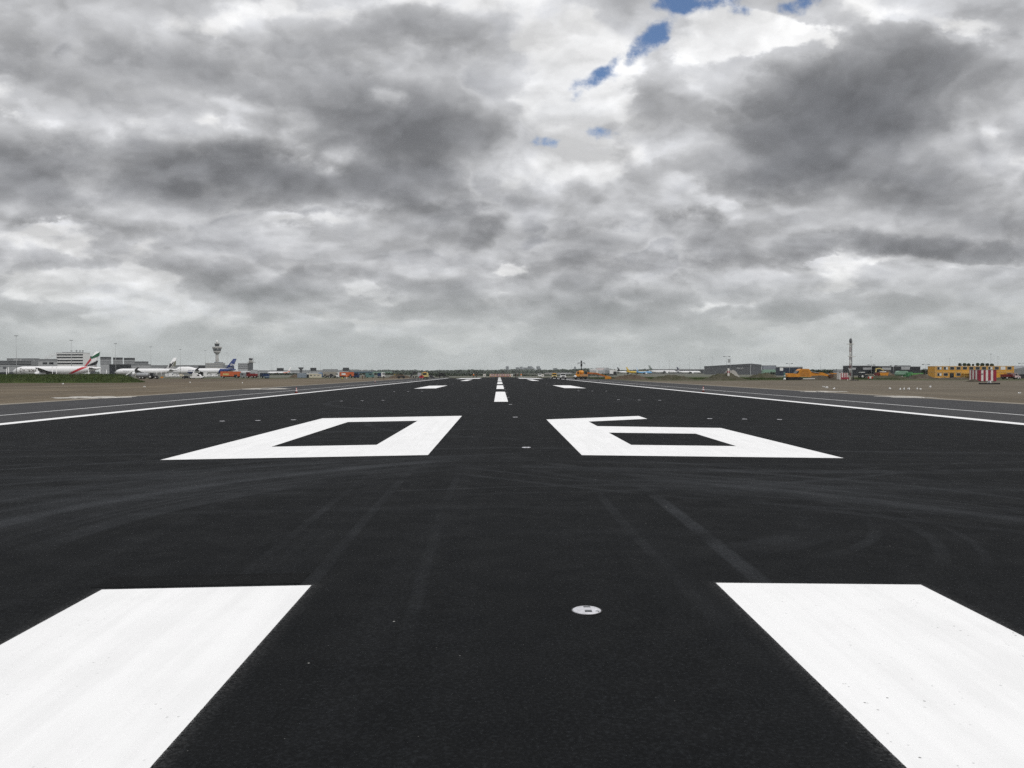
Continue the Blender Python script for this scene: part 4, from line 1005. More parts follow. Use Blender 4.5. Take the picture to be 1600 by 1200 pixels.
thing('fire_engine', 'dark red low heavy truck right of the orange red box truck', 'truck', (X(393,455), 455, G), 0, [('body', REDD, [('box', -3,3.2,-1.2,1.2,.8,2.0), ('box', -2.6,-1.0,-1.1,1.1,2.0,3.2)]), ('rail', RED, [('box', -.5,3.1,-1.22,1.22,2.0,2.25)]), ('cab_window', GLASS, [('box', -2.65,-1.2,-1.12,1.12,2.3,2.9)]), ('bumper', BLACK, [('box', 3.1,3.5,-1.1,1.1,.5,1.2)])], wheels=[(-2,.55),(.6,.55),(2.2,.55)], track=1.05, ww=.4)
thing('fuel_bowser', 'navy low tank truck with a wide grey bowl in front', 'truck', (X(416,430), 430, G), 0, [('body', BLUED, [('plan', [(-1.5,-1),(1.5,-1),(1.5,1),(-1.5,1)], 1.0, 2.4)]), ('cab', NAVYB, [('box', -3,-1.5,-1,1,.7,2.7)]), ('beacon', WHITE, [('cyl', (1,0,2.4),(1,0,4.6),.07)])], wheels=[(-2.2,.45),(.9,.45)], track=.9, ww=.3)
thing('water_bowl', 'round blue grey bowl standing on the sand below the navy truck', 'tank', at(417, 398), 0, [('bowl', M('slate_blue', (.10,.15,.20), .6), [('lathe', [(.5,0),(1.0,.15),(1.25,.75),(1.2,1.0),(1.05,1.0),(1.0,.7),(.1,.25)], (0,0,0), 20)]), ('stand', CHAR, [('box', -1,1,-.1,.1,0,.1)])])
thing('site_container', 'blue grey flat container, leftmost of the cabins before the pier', 'container', at(471, 440), 0, [('box', M('blue_grey_paint', (.24,.28,.33), .6), [('box', -2.2,2.2,0,2.4,.15,2.5)]), ('skid', BLACK, [('box', -2.2,2.2,.2,.4,0,.15), ('box', -2.2,2.2,2,2.2,0,.15)]), ('roof_hatch', GREYL, [('box', -1,1,.4,1.8,2.5,2.7)])], 'site cabins before the pier')
thing('site_container', 'white roofed dark fronted container between the blue grey and cream cabins', 'container', at(480, 445), 0, [('box', BLACKB, [('box', -1.3,1.3,0,2.4,.1,1.9)]), ('roof', WHITE, [('box', -1.5,5.0,-.2,2.6,1.9,2.5)])], 'site cabins before the pier')
thing('site_cabin', 'cream site cabin with three small windows before the pier', 'cabin', at(492, 438), 0, [('wall', CREAM, [('box', -3.1,3.1,0,2.4,.15,2.2)]), ('roof', WHITE, [('box', -3.2,3.2,-.1,2.5,2.2,2.35)])]+[('window', GLASS if i == 0 else GREYM, [('box', -2.5+2.0*i,-1.6+2.0*i,-.04,.1,1.1,1.6)]) for i in range(3)], 'site cabins before the pier')
box_truck(505, 527, 455, 580.8, M('beige_canvas', (.33,.31,.27), .8), BLUE, 'long beige truck with a dark machine before it and blue cab', cab='left')
thing('loader_machine', 'dark low loader standing before the beige truck', 'loader', at(518, 425), 0, [('body', CHAR, [('poly', [(-1.6,.6),(1.2,.6),(1.4,1.3),(.6,1.5),(.4,2.2),(-.6,2.2),(-.8,1.4),(-1.6,1.3)], -.8,.8)]), ('arm', BROWNCL, [('poly', [(-1.3,1.3),(-3,1.9),(-3.1,1.7),(-1.3,1.0)], -.5,.5)]), ('bucket', BLACK, [('poly', [(-3.0,1.9),(-3.6,1.9),(-3.7,1.2),(-3.1,1.2)], -.8,.8)])], wheels=[(-.9,.5),(.9,.5)], track=.8, ww=.35)
box_truck(531.5, 552.5, 420, 581.4, ORANGER, WHITE, 'orange canvas truck with white ends behind the two workers', cab='left', cabw=1.6, sign=(WHITE, CHAR))
thing('utility_van', 'dark blue van right of the orange canvas truck', 'van', at(557, 430), 0, [('body', BLUED, [('poly', [(-1.3,.4),(1.3,.4),(1.3,2.3),(1.0,2.6),(-1.0,2.6),(-1.3,2.2)], -1.9,1.9)]), ('windscreen', GLASS, [('box', -1.0,1.0,-1.93,-1.88,1.5,2.3)])], wheels=[(-.75,.36),(.75,.36)], track=1.2, ww=.25)
thing('utility_van', 'slate blue van far left of the deep blue truck, alone', 'van', at(578, 440), 0, [('body', GREENB, [('poly', [(-2.3,.4),(2.2,.4),(2.2,1.6),(1.5,2.5),(-1.6,2.6),(-2.3,2.2)], -1.0,1.0)]), ('windscreen', GLASS, [('poly', [(1.55,2.4),(2.15,1.65),(2.22,1.65),(1.62,2.44)], -.9,.9)]), ('side_window', GLASS, [('box', -.4,1.2,-1.02,1.02,1.6,2.2)])], wheels=[(-1.4,.36),(1.5,.36)], track=.85, ww=.25)
box_truck(590.5, 595.5, 430, 582.6, BLUED, WHITE, 'short deep blue truck with a white cab right of the slate van', cabw=1.7)
thing('road_roller', 'small dark roller left of the yellow truck on the far shoulder', 'roller', at(627, 380), 0, [('frame', CHAR, [('box', -1.3,1.3,-.6,.6,.7,1.2)]), ('drum', BLACK, [('lathe', [(.55,-.7),(.6,-.68),(.6,.68),(.55,.7)], (-1.1,0,.6), 16, 'Y'), ('lathe', [(.55,-.7),(.6,-.68),(.6,.68),(.55,.7)], (1.1,0,.6), 16, 'Y')]), ('seat', BROWNCL, [('box', -.3,.3,-.3,.3,1.2,1.7)])])
thing('road_roller', 'small brown and yellow roller, nearer the earth heap on the left', 'roller', at(618, 410), 0, [('frame', BROWNCL, [('box', -1.5,1.5,-.6,.6,.7,1.3)]), ('drum', BLACK, [('lathe', [(.55,-.7),(.6,-.68),(.6,.68),(.55,.7)], (1.2,0,.6), 16, 'Y')]), ('canopy', YELLOW, [('box', -.8,.5,-.6,.6,1.9,2.0), ('box', -.7,-.6,-.5,.5,1.3,1.9)])], wheels=[(-1.0,.6)], track=.6, ww=.4)
thing('dump_truck', 'dark dump truck with its body tipped up, left of the yellow truck', 'truck', at(650, 400), 0, [('tipped_body', CHAR, [('poly', [(-2.9,1.0),(-2.3,.9),(.3,3.0),(-.3,3.6),(-.7,3.3)], -1.2,1.2)]), ('cab', GREYL, [('box', .9,2.6,-1.1,1.1,.7,2.7)], [('windscreen', GLASS, [('box', 2.58,2.64,-1,1,1.6,2.5)])]), ('chassis', BLACK, [('box', -2.6,2.4,-.8,.8,.6,.95)])], wheels=[(-1.8,.5),(-.6,.5),(1.8,.5)], track=1.0, ww=.35)
thing('site_truck', 'pale yellow truck standing on the left shoulder', 'truck', (X(664.5,322),322,gz(X(664.5,322))), 0, [('cab', YELLOWP, [('poly', [(-1.2,.7),(1.1,.7),(1.1,2.0),(.85,2.5),(-1.2,2.5)], -1.8,1.8)], [('windscreen', GLASS, [('box', -.9,.7,-1.84,-1.78,1.6,2.3)])]), ('bumper', BLACK, [('box', -1.2,1.1,-1.95,-1.8,.4,.8)]), ('beacon', ORANGE, [('box', -.6,.4,-.6,-.2,2.5,2.7)])], wheels=[(-.8,.45),(.8,.45)], track=1.3, ww=.3)
thing('site_cart', 'small red cart in front of the pale yellow truck', 'cart', (X(658.6,312),312,gz(X(658.6,312))), 0, [('body', RED, [('poly', [(-.8,.4),(.8,.4),(.8,1.1),(.4,1.5),(-.3,1.5),(-.8,1.0)], -.8,.8)]), ('window', GLASS, [('box', -.25,.35,-.82,.82,1.05,1.4)])], wheels=[(-.5,.3),(.5,.3)], track=.7, ww=.2)
thing('compressor', 'small black machine right of the pale yellow truck', 'machine', (X(675,305),305,gz(X(675,305))), 0, [('body', CHAR, [('poly', [(-.9,.35),(.8,.35),(1.0,.6),(.2,1.1),(-.3,1.55),(-.8,1.5)], -.6,.6)]), ('towbar', BLACK, [('box', .7,1.6,-.05,.05,.35,.45)])], wheels=[(-.4,.28)], track=.6, ww=.2)
thing('paver_machine', 'black asphalt paver with spread sides on the left far shoulder', 'paver', (X(690.5,420),420,gz(X(690.5,420))), 0, [('body', BLACK, [('box', -1.2,1.2,-1.5,1.5,.5,2.4), ('poly', [(-1.2,1.4),(-3.4,.7),(-3.4,.3),(-1.2,.5)], -1.2,-.8), ('poly', [(1.2,1.4),(3.6,.7),(3.6,.3),(1.2,.5)], -1.2,-.8)]), ('roof', CHAR, [('box', -1.4,1.4,-1.2,1.2,2.9,3.05), ('box', -1.2,-1.1,-1,-.9,2.4,2.9), ('box', 1.1,1.2,-1,-.9,2.4,2.9)]), ('track', TYRE, [('box', -1.3,-.9,-1.6,1.6,0,.6), ('box', .9,1.3,-1.6,1.6,0,.6)])])
# two off-roaders on the right
def jeep(px, Z, label, bodymat, roofmat, beacon=False, sc=1.0, boxy=True):
    x = X(px, Z)
    pr = [('body', bodymat, [('box', -.92,.92,-2.1,2.0,.55,1.15), ('plan', [(-.88,-2.0),(.88,-2.0),(.92,-.9),(-.92,-.9)], 1.15, 1.22)], [('headlight', WHITE, [('box', -.8,-.5,-2.14,-2.08,.85,1.08)]), ('headlight', WHITE, [('box', .5,.8,-2.14,-2.08,.85,1.08)]), ('grille', BLACK, [('box', -.45,.45,-2.13,-2.07,.8,1.1)])]),
          ('cabin', bodymat, [('rings', )] if False else [('box', -.86,.86,-.85,1.95,1.15,1.32), ('box', -.86,-.76,-.75,1.95,1.32,1.85), ('box', .76,.86,-.75,1.95,1.32,1.85), ('box', -.82,.82,1.85,1.95,1.32,1.85)]),
          ('windscreen', GLASS, [('box', -.76,.76,-.78,-.72,1.30,1.84)]), ('side_window', GLASS, [('box', -.87,.87,-.5,1.6,1.36,1.80)]), ('roof', roofmat, [('box', -.84,.84,-.82,1.98,1.85,1.98)]), ('bumper', BLACK, [('box', -.95,.95,-2.3,-2.1,.4,.72)])]
    if beacon: pr += [('light_bar', ORANGE, [('box', -.55,.55,-.3,.0,1.98,2.14)])]
    t = thing('jeep', label, 'jeep', (x, Z, gz(x)), 0, pr, 'off-roaders on the far right of the runway')
    for y_ in (-1.35, 1.3):
        for sx_ in (-1, 1):
            w_ = part('wheel', TYRE, [('lathe', [(.2,-.13),(.36,-.13),(.38,0),(.36,.13),(.2,.13)], (sx_*.8, y_, .38), 14, 'X')], t)
    t.scale = (sc,)*3
jeep(866, 290, 'yellow off-roader with an orange light bar, left of the white one', YELLOWP, YELLOW, True, .95)
jeep(879.5, 264, 'white off-roader facing the camera, right of the yellow one', WHITE, WHITE, False, .98)
# drill rig
xr_ = X(906.5, 290)
t = empty('drill_rig', 'orange drill rig truck with a black upright mast on the right shoulder', 'drill rig', (xr_, 290, gz(xr_)))
part('chassis', BLACK, [('box', -2.1,2.4,-1.1,1.1,.55,1.0), ('box', -2.3,-1.2,-1.2,1.2,.3,.6)], t)
cb_ = part('cab', ORANGE, [('poly', [(-1.6,1.0),(-.2,1.0),(-.2,2.7),(-1.2,2.7),(-1.6,1.9)], -1.1,1.1)], t)
part('windscreen', GLASS, [('poly', [(-1.64,1.9),(-1.24,2.6),(-1.2,2.6),(-1.58,1.9)], -.95,.95)], cb_); part('side_window', GLASS, [('box', -1.15,-.45,-1.12,1.12,1.9,2.5)], cb_)
part('engine_hood', ORANGE, [('lathe', [(.4,-.9),(.75,-.7),(.8,.4),(.5,.9)], (.35,0,2.35), 14, 'X')], t)
part('flatbed', M('tan_orange_paint', (.52,.28,.12), .6), [('box', -.2,2.6,-1.15,1.15,1.0,1.75)], t)
part('winch', BLACK, [('box', 1.6,2.4,-.7,.7,1.75,2.5)], t)
part('white_tank', WHITE, [('ball', (-1.9,-1.2,1.0), .55,.35,.4)], t)
ms = part('mast', BLACK, [('box', .25,.55,-.15,.15,1.6,ZH(908,564,290)-gz(xr_)), ('box', .15,.75,-.25,.25,ZH(908,572.5,290)-gz(xr_),ZH(908,568.6,290)-gz(xr_)), ('lathe', [(.2,0),(.28,.3),(.2,.7)], (.42,0,ZH(908,566.4,290)-gz(xr_)), 8)], t)
zc_ = ZH(908,567.6,290)-gz(xr_)
part('cross_arm', BLACK, [('box', -.75,1.65,-.08,.08,zc_,zc_+.2), ('box', -.85,-.72,-.08,.08,zc_-.35,zc_+.1), ('box', 1.62,1.76,-.08,.08,zc_-.4,zc_+.1)], ms)
for x_ in (-1.5, .4, 1.9):
    for sy in (-1, 1): part('wheel', TYRE, [('lathe', [(.25,-.2),(.5,-.2),(.53,0),(.5,.2),(.25,.2)], (x_, sy*.95, .52), 14, 'Y')], t)
# orange red arm and conveyor
xk = X(930, 330)
thing('conveyor', 'long orange red sloping conveyor right of the drill rig', 'conveyor', (xk, 330, gz(xk)), 0, [('belt_frame', M('rust_orange_paint', (.42,.12,.04), .6), [('poly', [(-3.8,1.9),(-3.6,2.5),(.5,2.3),(6.3,.5),(6.4,.1),(.4,1.8)], -.5,.5)]), ('rail', ORANGE, [('poly', [(-3.6,2.5),(.5,2.3),(6.3,.5),(6.3,.62),(.5,2.45),(-3.6,2.66)], -.55,-.45)]), ('leg', CHAR, [('box', -2.6,-2.4,-.4,.4,0,2.0), ('box', 1.0,1.2,-.4,.4,0,1.7)]), ('hopper', BROWNCL, [('box', 5.4,6.6,-.7,.7,0,.8)])])
thing('plough_blade', 'orange blade lying at the foot of the sloping conveyor', 'blade', at(950, 310), 0, [('blade', ORANGE, [('poly', [(-1.2,0),(1.4,0),(1.1,.9),(-.2,1.3),(-1.1,.9)], -.15,.15)]), ('arm', ORANGE, [('box', -.1,.1,0,1.6,.3,.5)])])
thing('car', 'dark grey car parked before the pale hangars', 'car', at(955, 620), .2, [('body', GREYD, [('poly', [(-2.2,.3),(2.2,.3),(2.2,.8),(1.2,1.0),(.7,1.5),(-1.2,1.5),(-2.1,1.0)], -.9,.9)]), ('window', GLASS, [('poly', [(-1.1,1.0),(1.0,1.0),(.6,1.4),(-1.0,1.4)], -.92,.92)])], wheels=[(-1.3,.33),(1.3,.33)], track=.8, ww=.2)
thing('crane_truck', 'black boxy crane truck left of the dark grey tail', 'truck', at(961, 700), 0, [('body', BLACK, [('box', -1.3,1.3,-1.2,1.2,.6,3.4)]), ('arm', CHAR, [('box', -.2,.2,-.2,.2,3.4,4.6)])], wheels=[(-1,.5),(1,.5)], track=1, ww=.3)
# orange excavator
Ze = 262; xe = X(1250, Ze)
t = empty('excavator', 'big orange tracked excavator with its arm laid out to the right', 'excavator', (xe, Ze, G))
trk = [(-4.3,.15),(-4.0,0),(-.2,0),(.2,.3),(.1,.75),(-.2,.95),(-4.0,.95),(-4.35,.6)]
part('track', TYRE, [('poly', trk, -1.5,-.8)], t); part('track', TYRE, [('poly', trk, .8,1.5)], t)
part('undercarriage', BLACK, [('box', -3.6,-.4,-.8,.8,.35,1.15)], t)
part('deck', ORANGE, [('poly', [(-4.4,1.0),(-.6,1.0),(-.6,2.0),(-1.9,1.85),(-2.3,2.15),(-4.2,2.2),(-4.5,1.8)], -1.4,1.4)], t)
hs = part('engine_house', ORANGE, [('poly', [(-2.2,1.15),(3.0,1.0),(3.2,2.4),(2.4,3.55),(-.1,3.6),(-.9,3.1),(-1.6,2.2)], -1.35,1.35)], t)
part('vent_grille', M('dark_orange_grille', (.30,.13,.02), .7), [('box', .0,2.3,-1.37,1.37,2.75,3.0)], hs)  # vent strip in a darker orange than the body
part('side_panel', M('brown_orange_panel', (.42,.18,.03), .6), [('box', -.3+.42*i,.0+.42*i,-1.375,1.375,1.3,2.5) for i in range(7)], hs)
part('cab_window', GLASS, [('poly', [(-1.75,2.1),(-1.0,3.0),(-.8,2.6),(-1.2,2.1)], -1.38,1.38)], hs)
bm_ = part('boom', ORANGE, [('poly', [(3.0,1.3),(3.1,2.5),(7.2,2.4),(9.2,1.6),(9.0,1.2),(6.8,1.5)], -.35,.35)], t)
part('piston', STEEL, [('cyl', (3.2,-.45,2.7),(6.0,-.45,2.2),.1)], bm_)
part('bucket', BROWNCL, [('poly', [(9.0,1.7),(10.4,1.9),(10.6,1.2),(9.8,.5),(9.0,1.1)], -.7,.7)], t)
part('pale_skid', WHITE, [('box', .4,4.2,-1.6,-1.3,.35,.55)], t)
thing('dump_truck', 'orange dumper between the excavator and the small striped box', 'truck', at(1303, 290), 0, [('tipping_body', ORANGE, [('poly', [(-1.0,1.1),(2.0,1.0),(2.5,2.1),(-1.4,2.2)], -1.1,1.1)]), ('cab', M('pink_grey_paint', (.5,.4,.36), .6), [('box', -3.0,-1.6,-1,1,.6,1.9)]), ('chassis', BLACK, [('box', -2.8,2.2,-.7,.7,.5,.95)])], wheels=[(-2.2,.5),(.3,.5),(1.5,.5)], track=.95, ww=.35)
thing('dump_truck', 'orange dumper with white cab roof left of the green tipper', 'truck', at(1380, 330), 0, [('tipping_body', ORANGE, [('poly', [(-1.6,1.0),(1.4,1.0),(1.8,2.3),(-1.9,2.3)], -1.1,1.1)]), ('cab', REDD, [('box', -3.3,-2.0,-1,1,.6,2.1)]), ('cab_roof', WHITE, [('box', -1.0,.8,-.9,.9,2.5,2.8)]), ('chassis', BLACK, [('box', -3.0,1.9,-.7,.7,.5,.95)])], wheels=[(-2.5,.5),(0,.5),(1.2,.5)], track=.95, ww=.35)
thing('mini_digger', 'yellow brown digger arm standing behind the orange dumper', 'digger', at(1372, 350), 0, [('arm', YELLOWP, [('poly', [(-1.2,2.4),(-1.0,4.1),(.8,4.3),(2.4,3.4),(2.3,3.1),(.7,3.9),(-.7,3.7),(-.8,2.4)], -.2,.2)]), ('body', CHAR, [('box', -1.6,.6,-.8,.8,.7,2.4)]), ('track', TYRE, [('box', -1.8,.9,-.9,-.5,0,.7), ('box', -1.8,.9,.5,.9,0,.7)])])
thing('tractor', 'dark tractor with a white roof right of the small striped box', 'tractor', at(1349, 310), 0, [('bonnet', CHAR, [('box', -.1,1.6,-.4,.4,.9,1.6)]), ('cab', GLASS, [('box', -1.2,.1,-.7,.7,1.0,2.3)]), ('cab_roof', WHITE, [('box', -1.4,.2,-.8,.8,2.3,2.55)])], wheels=[(-.8,.8),(1.3,.5)], track=.9, ww=.45)
thing('parked_car', 'cream car right of the white roofed tractor', 'car', at(1360, 318), 0, [('body', CREAM, [('poly', [(-2.1,.35),(2.1,.35),(2.1,.9),(1.3,1.1),(.8,1.7),(-1.6,1.7),(-2.1,1.1)], -.85,.85)]), ('window', GLASS, [('poly', [(-1.5,1.1),(1.1,1.1),(.7,1.6),(-1.4,1.6)], -.87,.87)])], wheels=[(-1.3,.34),(1.3,.34)], track=.76, ww=.22)
thing('road_works_barrier', 'low orange and white barrier below the lamp before the black showroom', 'barrier', at(1360, 282), 0, [('board', CONER, [('box', -.9,-.3,-.04,.04,.3,.9), ('box', .3,.9,-.04,.04,.3,.9)]), ('white_board', WHITE, [('box', -.3,.3,-.045,.045,.3,.9)]), ('foot', BLACK, [('box', -.8,-.7,-.3,.3,0,.3), ('box', .7,.8,-.3,.3,0,.3)])])
thing('dump_truck', 'green tipper with a pale green body behind the grey mound', 'truck', at(1409, 350), 0, [('tipping_body', GREENP, [('poly', [(-2.6,1.5),(2.4,1.4),(2.2,2.7),(1.5,3.0),(-1.6,3.0),(-2.4,2.5)], -1.2,1.2)]), ('chassis', GREEN, [('box', -2.4,2.6,-.9,.9,.6,1.4)]), ('cab', GREEN, [('box', 2.6,4.3,-1.1,1.1,.7,2.5)])], wheels=[(-1.7,.55),(-.4,.55),(3.3,.55)], track=1.05, ww=.4)
thing('dump_truck', 'bright green tipper at the left end of the orange office', 'truck', at(1430, 345), 0, [('tipping_body', M('bright_green_paint', (.10,.32,.08), .5), [('poly', [(-2.2,1.2),(2.6,1.2),(2.9,2.1),(-2.0,1.9)], -1.1,1.1)]), ('cab', GREEN, [('box', -3.6,-2.3,-1,1,.6,2.3)]), ('chassis', BLACK, [('box', -3.2,2.4,-.8,.8,.5,1.15)])], wheels=[(-2.8,.5),(.3,.5),(1.7,.5)], track=.95, ww=.35)
thing('flatbed_truck', 'dark red flatbed truck with a white cab at the right end of the office', 'truck', at(1578, 268), 0, [('load_rack', REDD, [('box', -2.6,.9,-1.1,1.1,.9,1.0)]+[('box', -2.6+.55*i,-2.5+.55*i,-1.1,-1.0,1.0,2.0) for i in range(7)]+[('box', -2.6,.9,-1.1,-1.0,1.4,1.5), ('box', -2.6,.9,-1.1,-1.0,1.9,2.0), ('box', -2.6,.9,.2,.9,1.0,1.7)]), ('cab', M('pinkish_white_paint', (.66,.52,.52), .5), [('poly', [(1.0,.6),(2.9,.6),(2.9,1.1),(2.2,1.25),(1.8,2.1),(1.0,2.1)], -1.0,1.0)], [('side_window', GLASS, [('poly', [(1.15,1.3),(2.0,1.3),(1.7,1.95),(1.15,1.95)], -1.02,1.02)])]), ('chassis', BLACK, [('box', -2.6,2.6,-.8,.8,.45,.88)])], wheels=[(-1.6,.45),(2.1,.45)], track=.92, ww=.3)
thing('parked_car', 'dark green car cut by the right edge of the photo', 'car', at(1598, 275), 0, [('body', CHAR, [('poly', [(-2.2,.35),(2.1,.35),(2.1,.9),(1.2,1.1),(.7,1.7),(-1.4,1.7),(-2.1,1.1)], -.85,.85)]), ('window', GLASS, [('poly', [(-1.4,1.1),(1.0,1.1),(.6,1.6),(-1.2,1.6)], -.87,.87)])], wheels=[(-1.3,.34),(1.3,.34)], track=.76, ww=.22)

# barrier boards and workers at the end of the new asphalt
Zb = 352
for i in range(13):
    x_ = X(766+2.6*i, Zb)
    t = thing('barrier_board', 'red and white striped board in the row across the far end of the asphalt', 'barrier', (x_, Zb+1.2*(i % 3), -.05), 0, [('board', CONER if i % 3 else ORANGE, [('box', -.26,.26,-.03,.03,.35,1.45)]), ('white_stripe', WHITE, [('poly', [(-.26,.5),(.26,.75),(.26,.98),(-.26,.73)], -.045,-.03), ('poly', [(-.26,1.0),(.26,1.25),(.26,1.42),(-.26,1.22)], -.045,-.03)]), ('foot', BLACK, [('box', -.3,.3,-.2,.2,0,.1), ('box', -.05,.05,-.05,.05,.1,.35)])], 'barrier boards across the runway')
for i, (px, lab) in enumerate(((799.5,'pale gate panel right of the row of striped boards'), (848,'white board standing on the right far shoulder'), (757,'pale board left of the row of striped boards'))):
    thing('road_barrier', lab, 'barrier', at(px, 360), 0, [('board', HUTW, [('box', -.55,.55,-.04,.04,.35,1.5)]), ('slot', GREYM, [('box', -.3,.3,-.05,-.04,.7,1.1)]), ('foot', BLACK, [('box', -.5,-.4,-.3,.3,0,.35), ('box', .4,.5,-.3,.3,0,.35)])])
thing('service_van', 'tiny white van on the far right shoulder beyond the end of the asphalt', 'van', (X(843.5,420),420,gz(X(843.5,420))), 0, [('body', WHITE, [('box', -.9,.9,-2,2,.4,1.3), ('box', -.8,.8,-1.2,2,1.3,1.9)]), ('windscreen', GLASS, [('box', -.7,.7,-1.24,-1.18,1.3,1.8)])], wheels=[(-.6,.33),(.6,.33)], track=1.2, ww=.22)

# people -------------------------------------------------------------------
def skin_obj(name, pts, edges, radii, mat, root=0, sub=1):
    me = bpy.data.meshes.new(name); me.from_pydata(pts, edges, []); me.update()
    o = bpy.data.objects.new(name, me); COL.objects.link(o)
    mod = o.modifiers.new('skin', 'SKIN'); mod.use_smooth_shade = True
    for i, r in enumerate(radii): me.skin_vertices[0].data[i].radius = (r, r)
    me.skin_vertices[0].data[root].use_root = True
    if sub: s_ = o.modifiers.new('sub', 'SUBSURF'); s_.levels = sub; s_.render_levels = sub
    dg = bpy.context.evaluated_depsgraph_get(); dg.update()
    m2 = bpy.data.meshes.new_from_object(o.evaluated_get(dg)); m2.name = name
    m2.materials.clear(); m2.materials.append(mat)
    bpy.data.objects.remove(o); bpy.data.meshes.remove(me)
    o = bpy.data.objects.new(name, m2); COL.objects.link(o)
    return o
def person(px, Z, label, jacket, trousers, pose='stand', rz=0):
    x = X(px, Z)
    t = empty('person', label, 'person', (x, Z, gz(x)), rz, 'workers on the airfield')
    st = .22 if pose == 'walk' else .0; ln = .55 if pose == 'bend' else 0
    pel = (0, 0, .95); ch = (0, -ln*.5, 1.32-ln*.22); nk = (0, -ln*.8, 1.50-ln*.38); hd = (0, -ln*.95-.02, 1.64-ln*.44); tp = (0, -ln*1.02-.02, 1.76-ln*.48)
    P_ = [pel, ch, nk, hd, tp]; E_ = [(0,1),(1,2),(2,3),(3,4)]; R_ = [.145,.165,.065,.098,.075]
    for s_ in (-1, 1):
        k = len(P_)
        P_ += [(s_*.20, ch[1], ch[2]+.08), (s_*.27, ch[1]-.03, ch[2]-.22), (s_*.27, ch[1]-.14-.2*st*s_, ch[2]-.46), (s_*.265, ch[1]-.17-.2*st*s_, ch[2]-.55)]
        E_ += [(1,k),(k,k+1),(k+1,k+2),(k+2,k+3)]; R_ += [.072,.05,.036,.038]
        for fi, (fx_, fl) in enumerate(((-.03,.07),(-.012,.085),(.008,.09),(.028,.075))):
            q0 = P_[k+3]; m_ = len(P_)
            P_ += [(q0[0]+fx_, q0[1]-.01, q0[2]-.03), (q0[0]+fx_*1.1, q0[1]-.02, q0[2]-.03-fl)]; E_ += [(k+3,m_),(m_,m_+1)]; R_ += [.012,.009]
        q0 = P_[k+3]; m_ = len(P_); P_ += [(q0[0]-s_*.045, q0[1]-.03, q0[2]-.02), (q0[0]-s_*.06, q0[1]-.045, q0[2]-.06)]; E_ += [(k+3,m_),(m_,m_+1)]; R_ += [.013,.01]
        k = len(P_)
        P_ += [(s_*.10, 0, .88), (s_*.115, -st*s_*.6-.02, .49), (s_*.115, -st*s_, .09), (s_*.12, -st*s_-.14, .045)]
        E_ += [(0,k),(k,k+1),(k+1,k+2),(k+2,k+3)]; R_ += [.09,.062,.045,.04]
    b = skin_obj('body', P_, E_, R_, SKIN); b.parent = t
    ja = [pel, ch, (0, nk[1], nk[2]-.04)]; je = [(0,1),(1,2)]; jr = [.175,.195,.10]
    for s_ in (-1, 1):
        k = len(ja); ja += [(s_*.20, ch[1], ch[2]+.08), (s_*.27, ch[1]-.03, ch[2]-.22), (s_*.27, ch[1]-.13-.2*st*s_, ch[2]-.43)]; je += [(1,k),(k,k+1),(k+1,k+2)]; jr += [.095,.072,.055]
    o = skin_obj('jacket', ja, je, jr, jacket); o.parent = t
    tr_ = [(0,0,.93)]; te = []; trr = [.165]
    for s_ in (-1, 1):
        k = len(tr_); tr_ += [(s_*.10,0,.84), (s_*.115,-st*s_*.6-.02,.49), (s_*.115,-st*s_,.10)]; te += [(0,k),(k,k+1),(k+1,k+2)]; trr += [.11,.082,.066]
    o = skin_obj('trousers', tr_, te, trr, trousers); o.parent = t
    part('helmet', HELM if jacket != DARKCL else CHAR, [('lathe', [(.135,hd[2]+.03),(.125,hd[2]+.10),(.07,hd[2]+.16),(.01,hd[2]+.175)], (0,hd[1],0), 14), ('lathe', [(.16,hd[2]+.02),(.16,hd[2]+.035)], (0,hd[1]-.02,0), 14)], t)
    part('boots', BLACK, [('box', s_*.12-.06, s_*.12+.06, -st*s_-.22, -st*s_+.08, 0, .11) for s_ in (-1, 1)], t)
    return t
person(534.6, 322, 'worker in dark clothes and hi-vis trousers left of the one in white and orange', DARKCL, HIVISY, 'walk', 1.2)
person(541.6, 322, 'worker in white jacket and orange sleeves before the orange canvas truck', HIVIS, HUTW, 'stand', .3)
person(566.4, 345, 'worker in brown clothes standing right of the dark blue van', BROWNCL, BROWNCL, 'stand')
person(570.4, 380, 'distant worker in dark clothes right of the one in brown', DARKCL, DARKCL, 'stand')
person(598.5, 330, 'worker bending low on the sand right of the deep blue truck', DARKCL, BROWNCL, 'bend', 1.5)
person(744.6, 352, 'worker in black standing apart at the left far end of the asphalt', DARKCL, DARKCL, 'stand')
person(740.0, 365, 'worker in orange left of the one in black', HIVIS, BROWNCL, 'stand')
person(757.5, 375, 'worker in black beside the pale board left of the striped boards', DARKCL, DARKCL, 'walk', 1)
person(787.5, 368, 'worker in dark clothes behind the striped boards, right of the centre line', DARKCL, REDD, 'stand')
person(806.0, 352, 'worker in black right of the pale gate panel', DARKCL, DARKCL, 'stand')
person(809.2, 358, 'worker in brown close beside the one in black on the right', BROWNCL, DARKCL, 'walk', -1)
person(814.4, 362, 'worker in orange jacket, rightmost of the group at the far end', HIVIS, HUTW, 'stand')

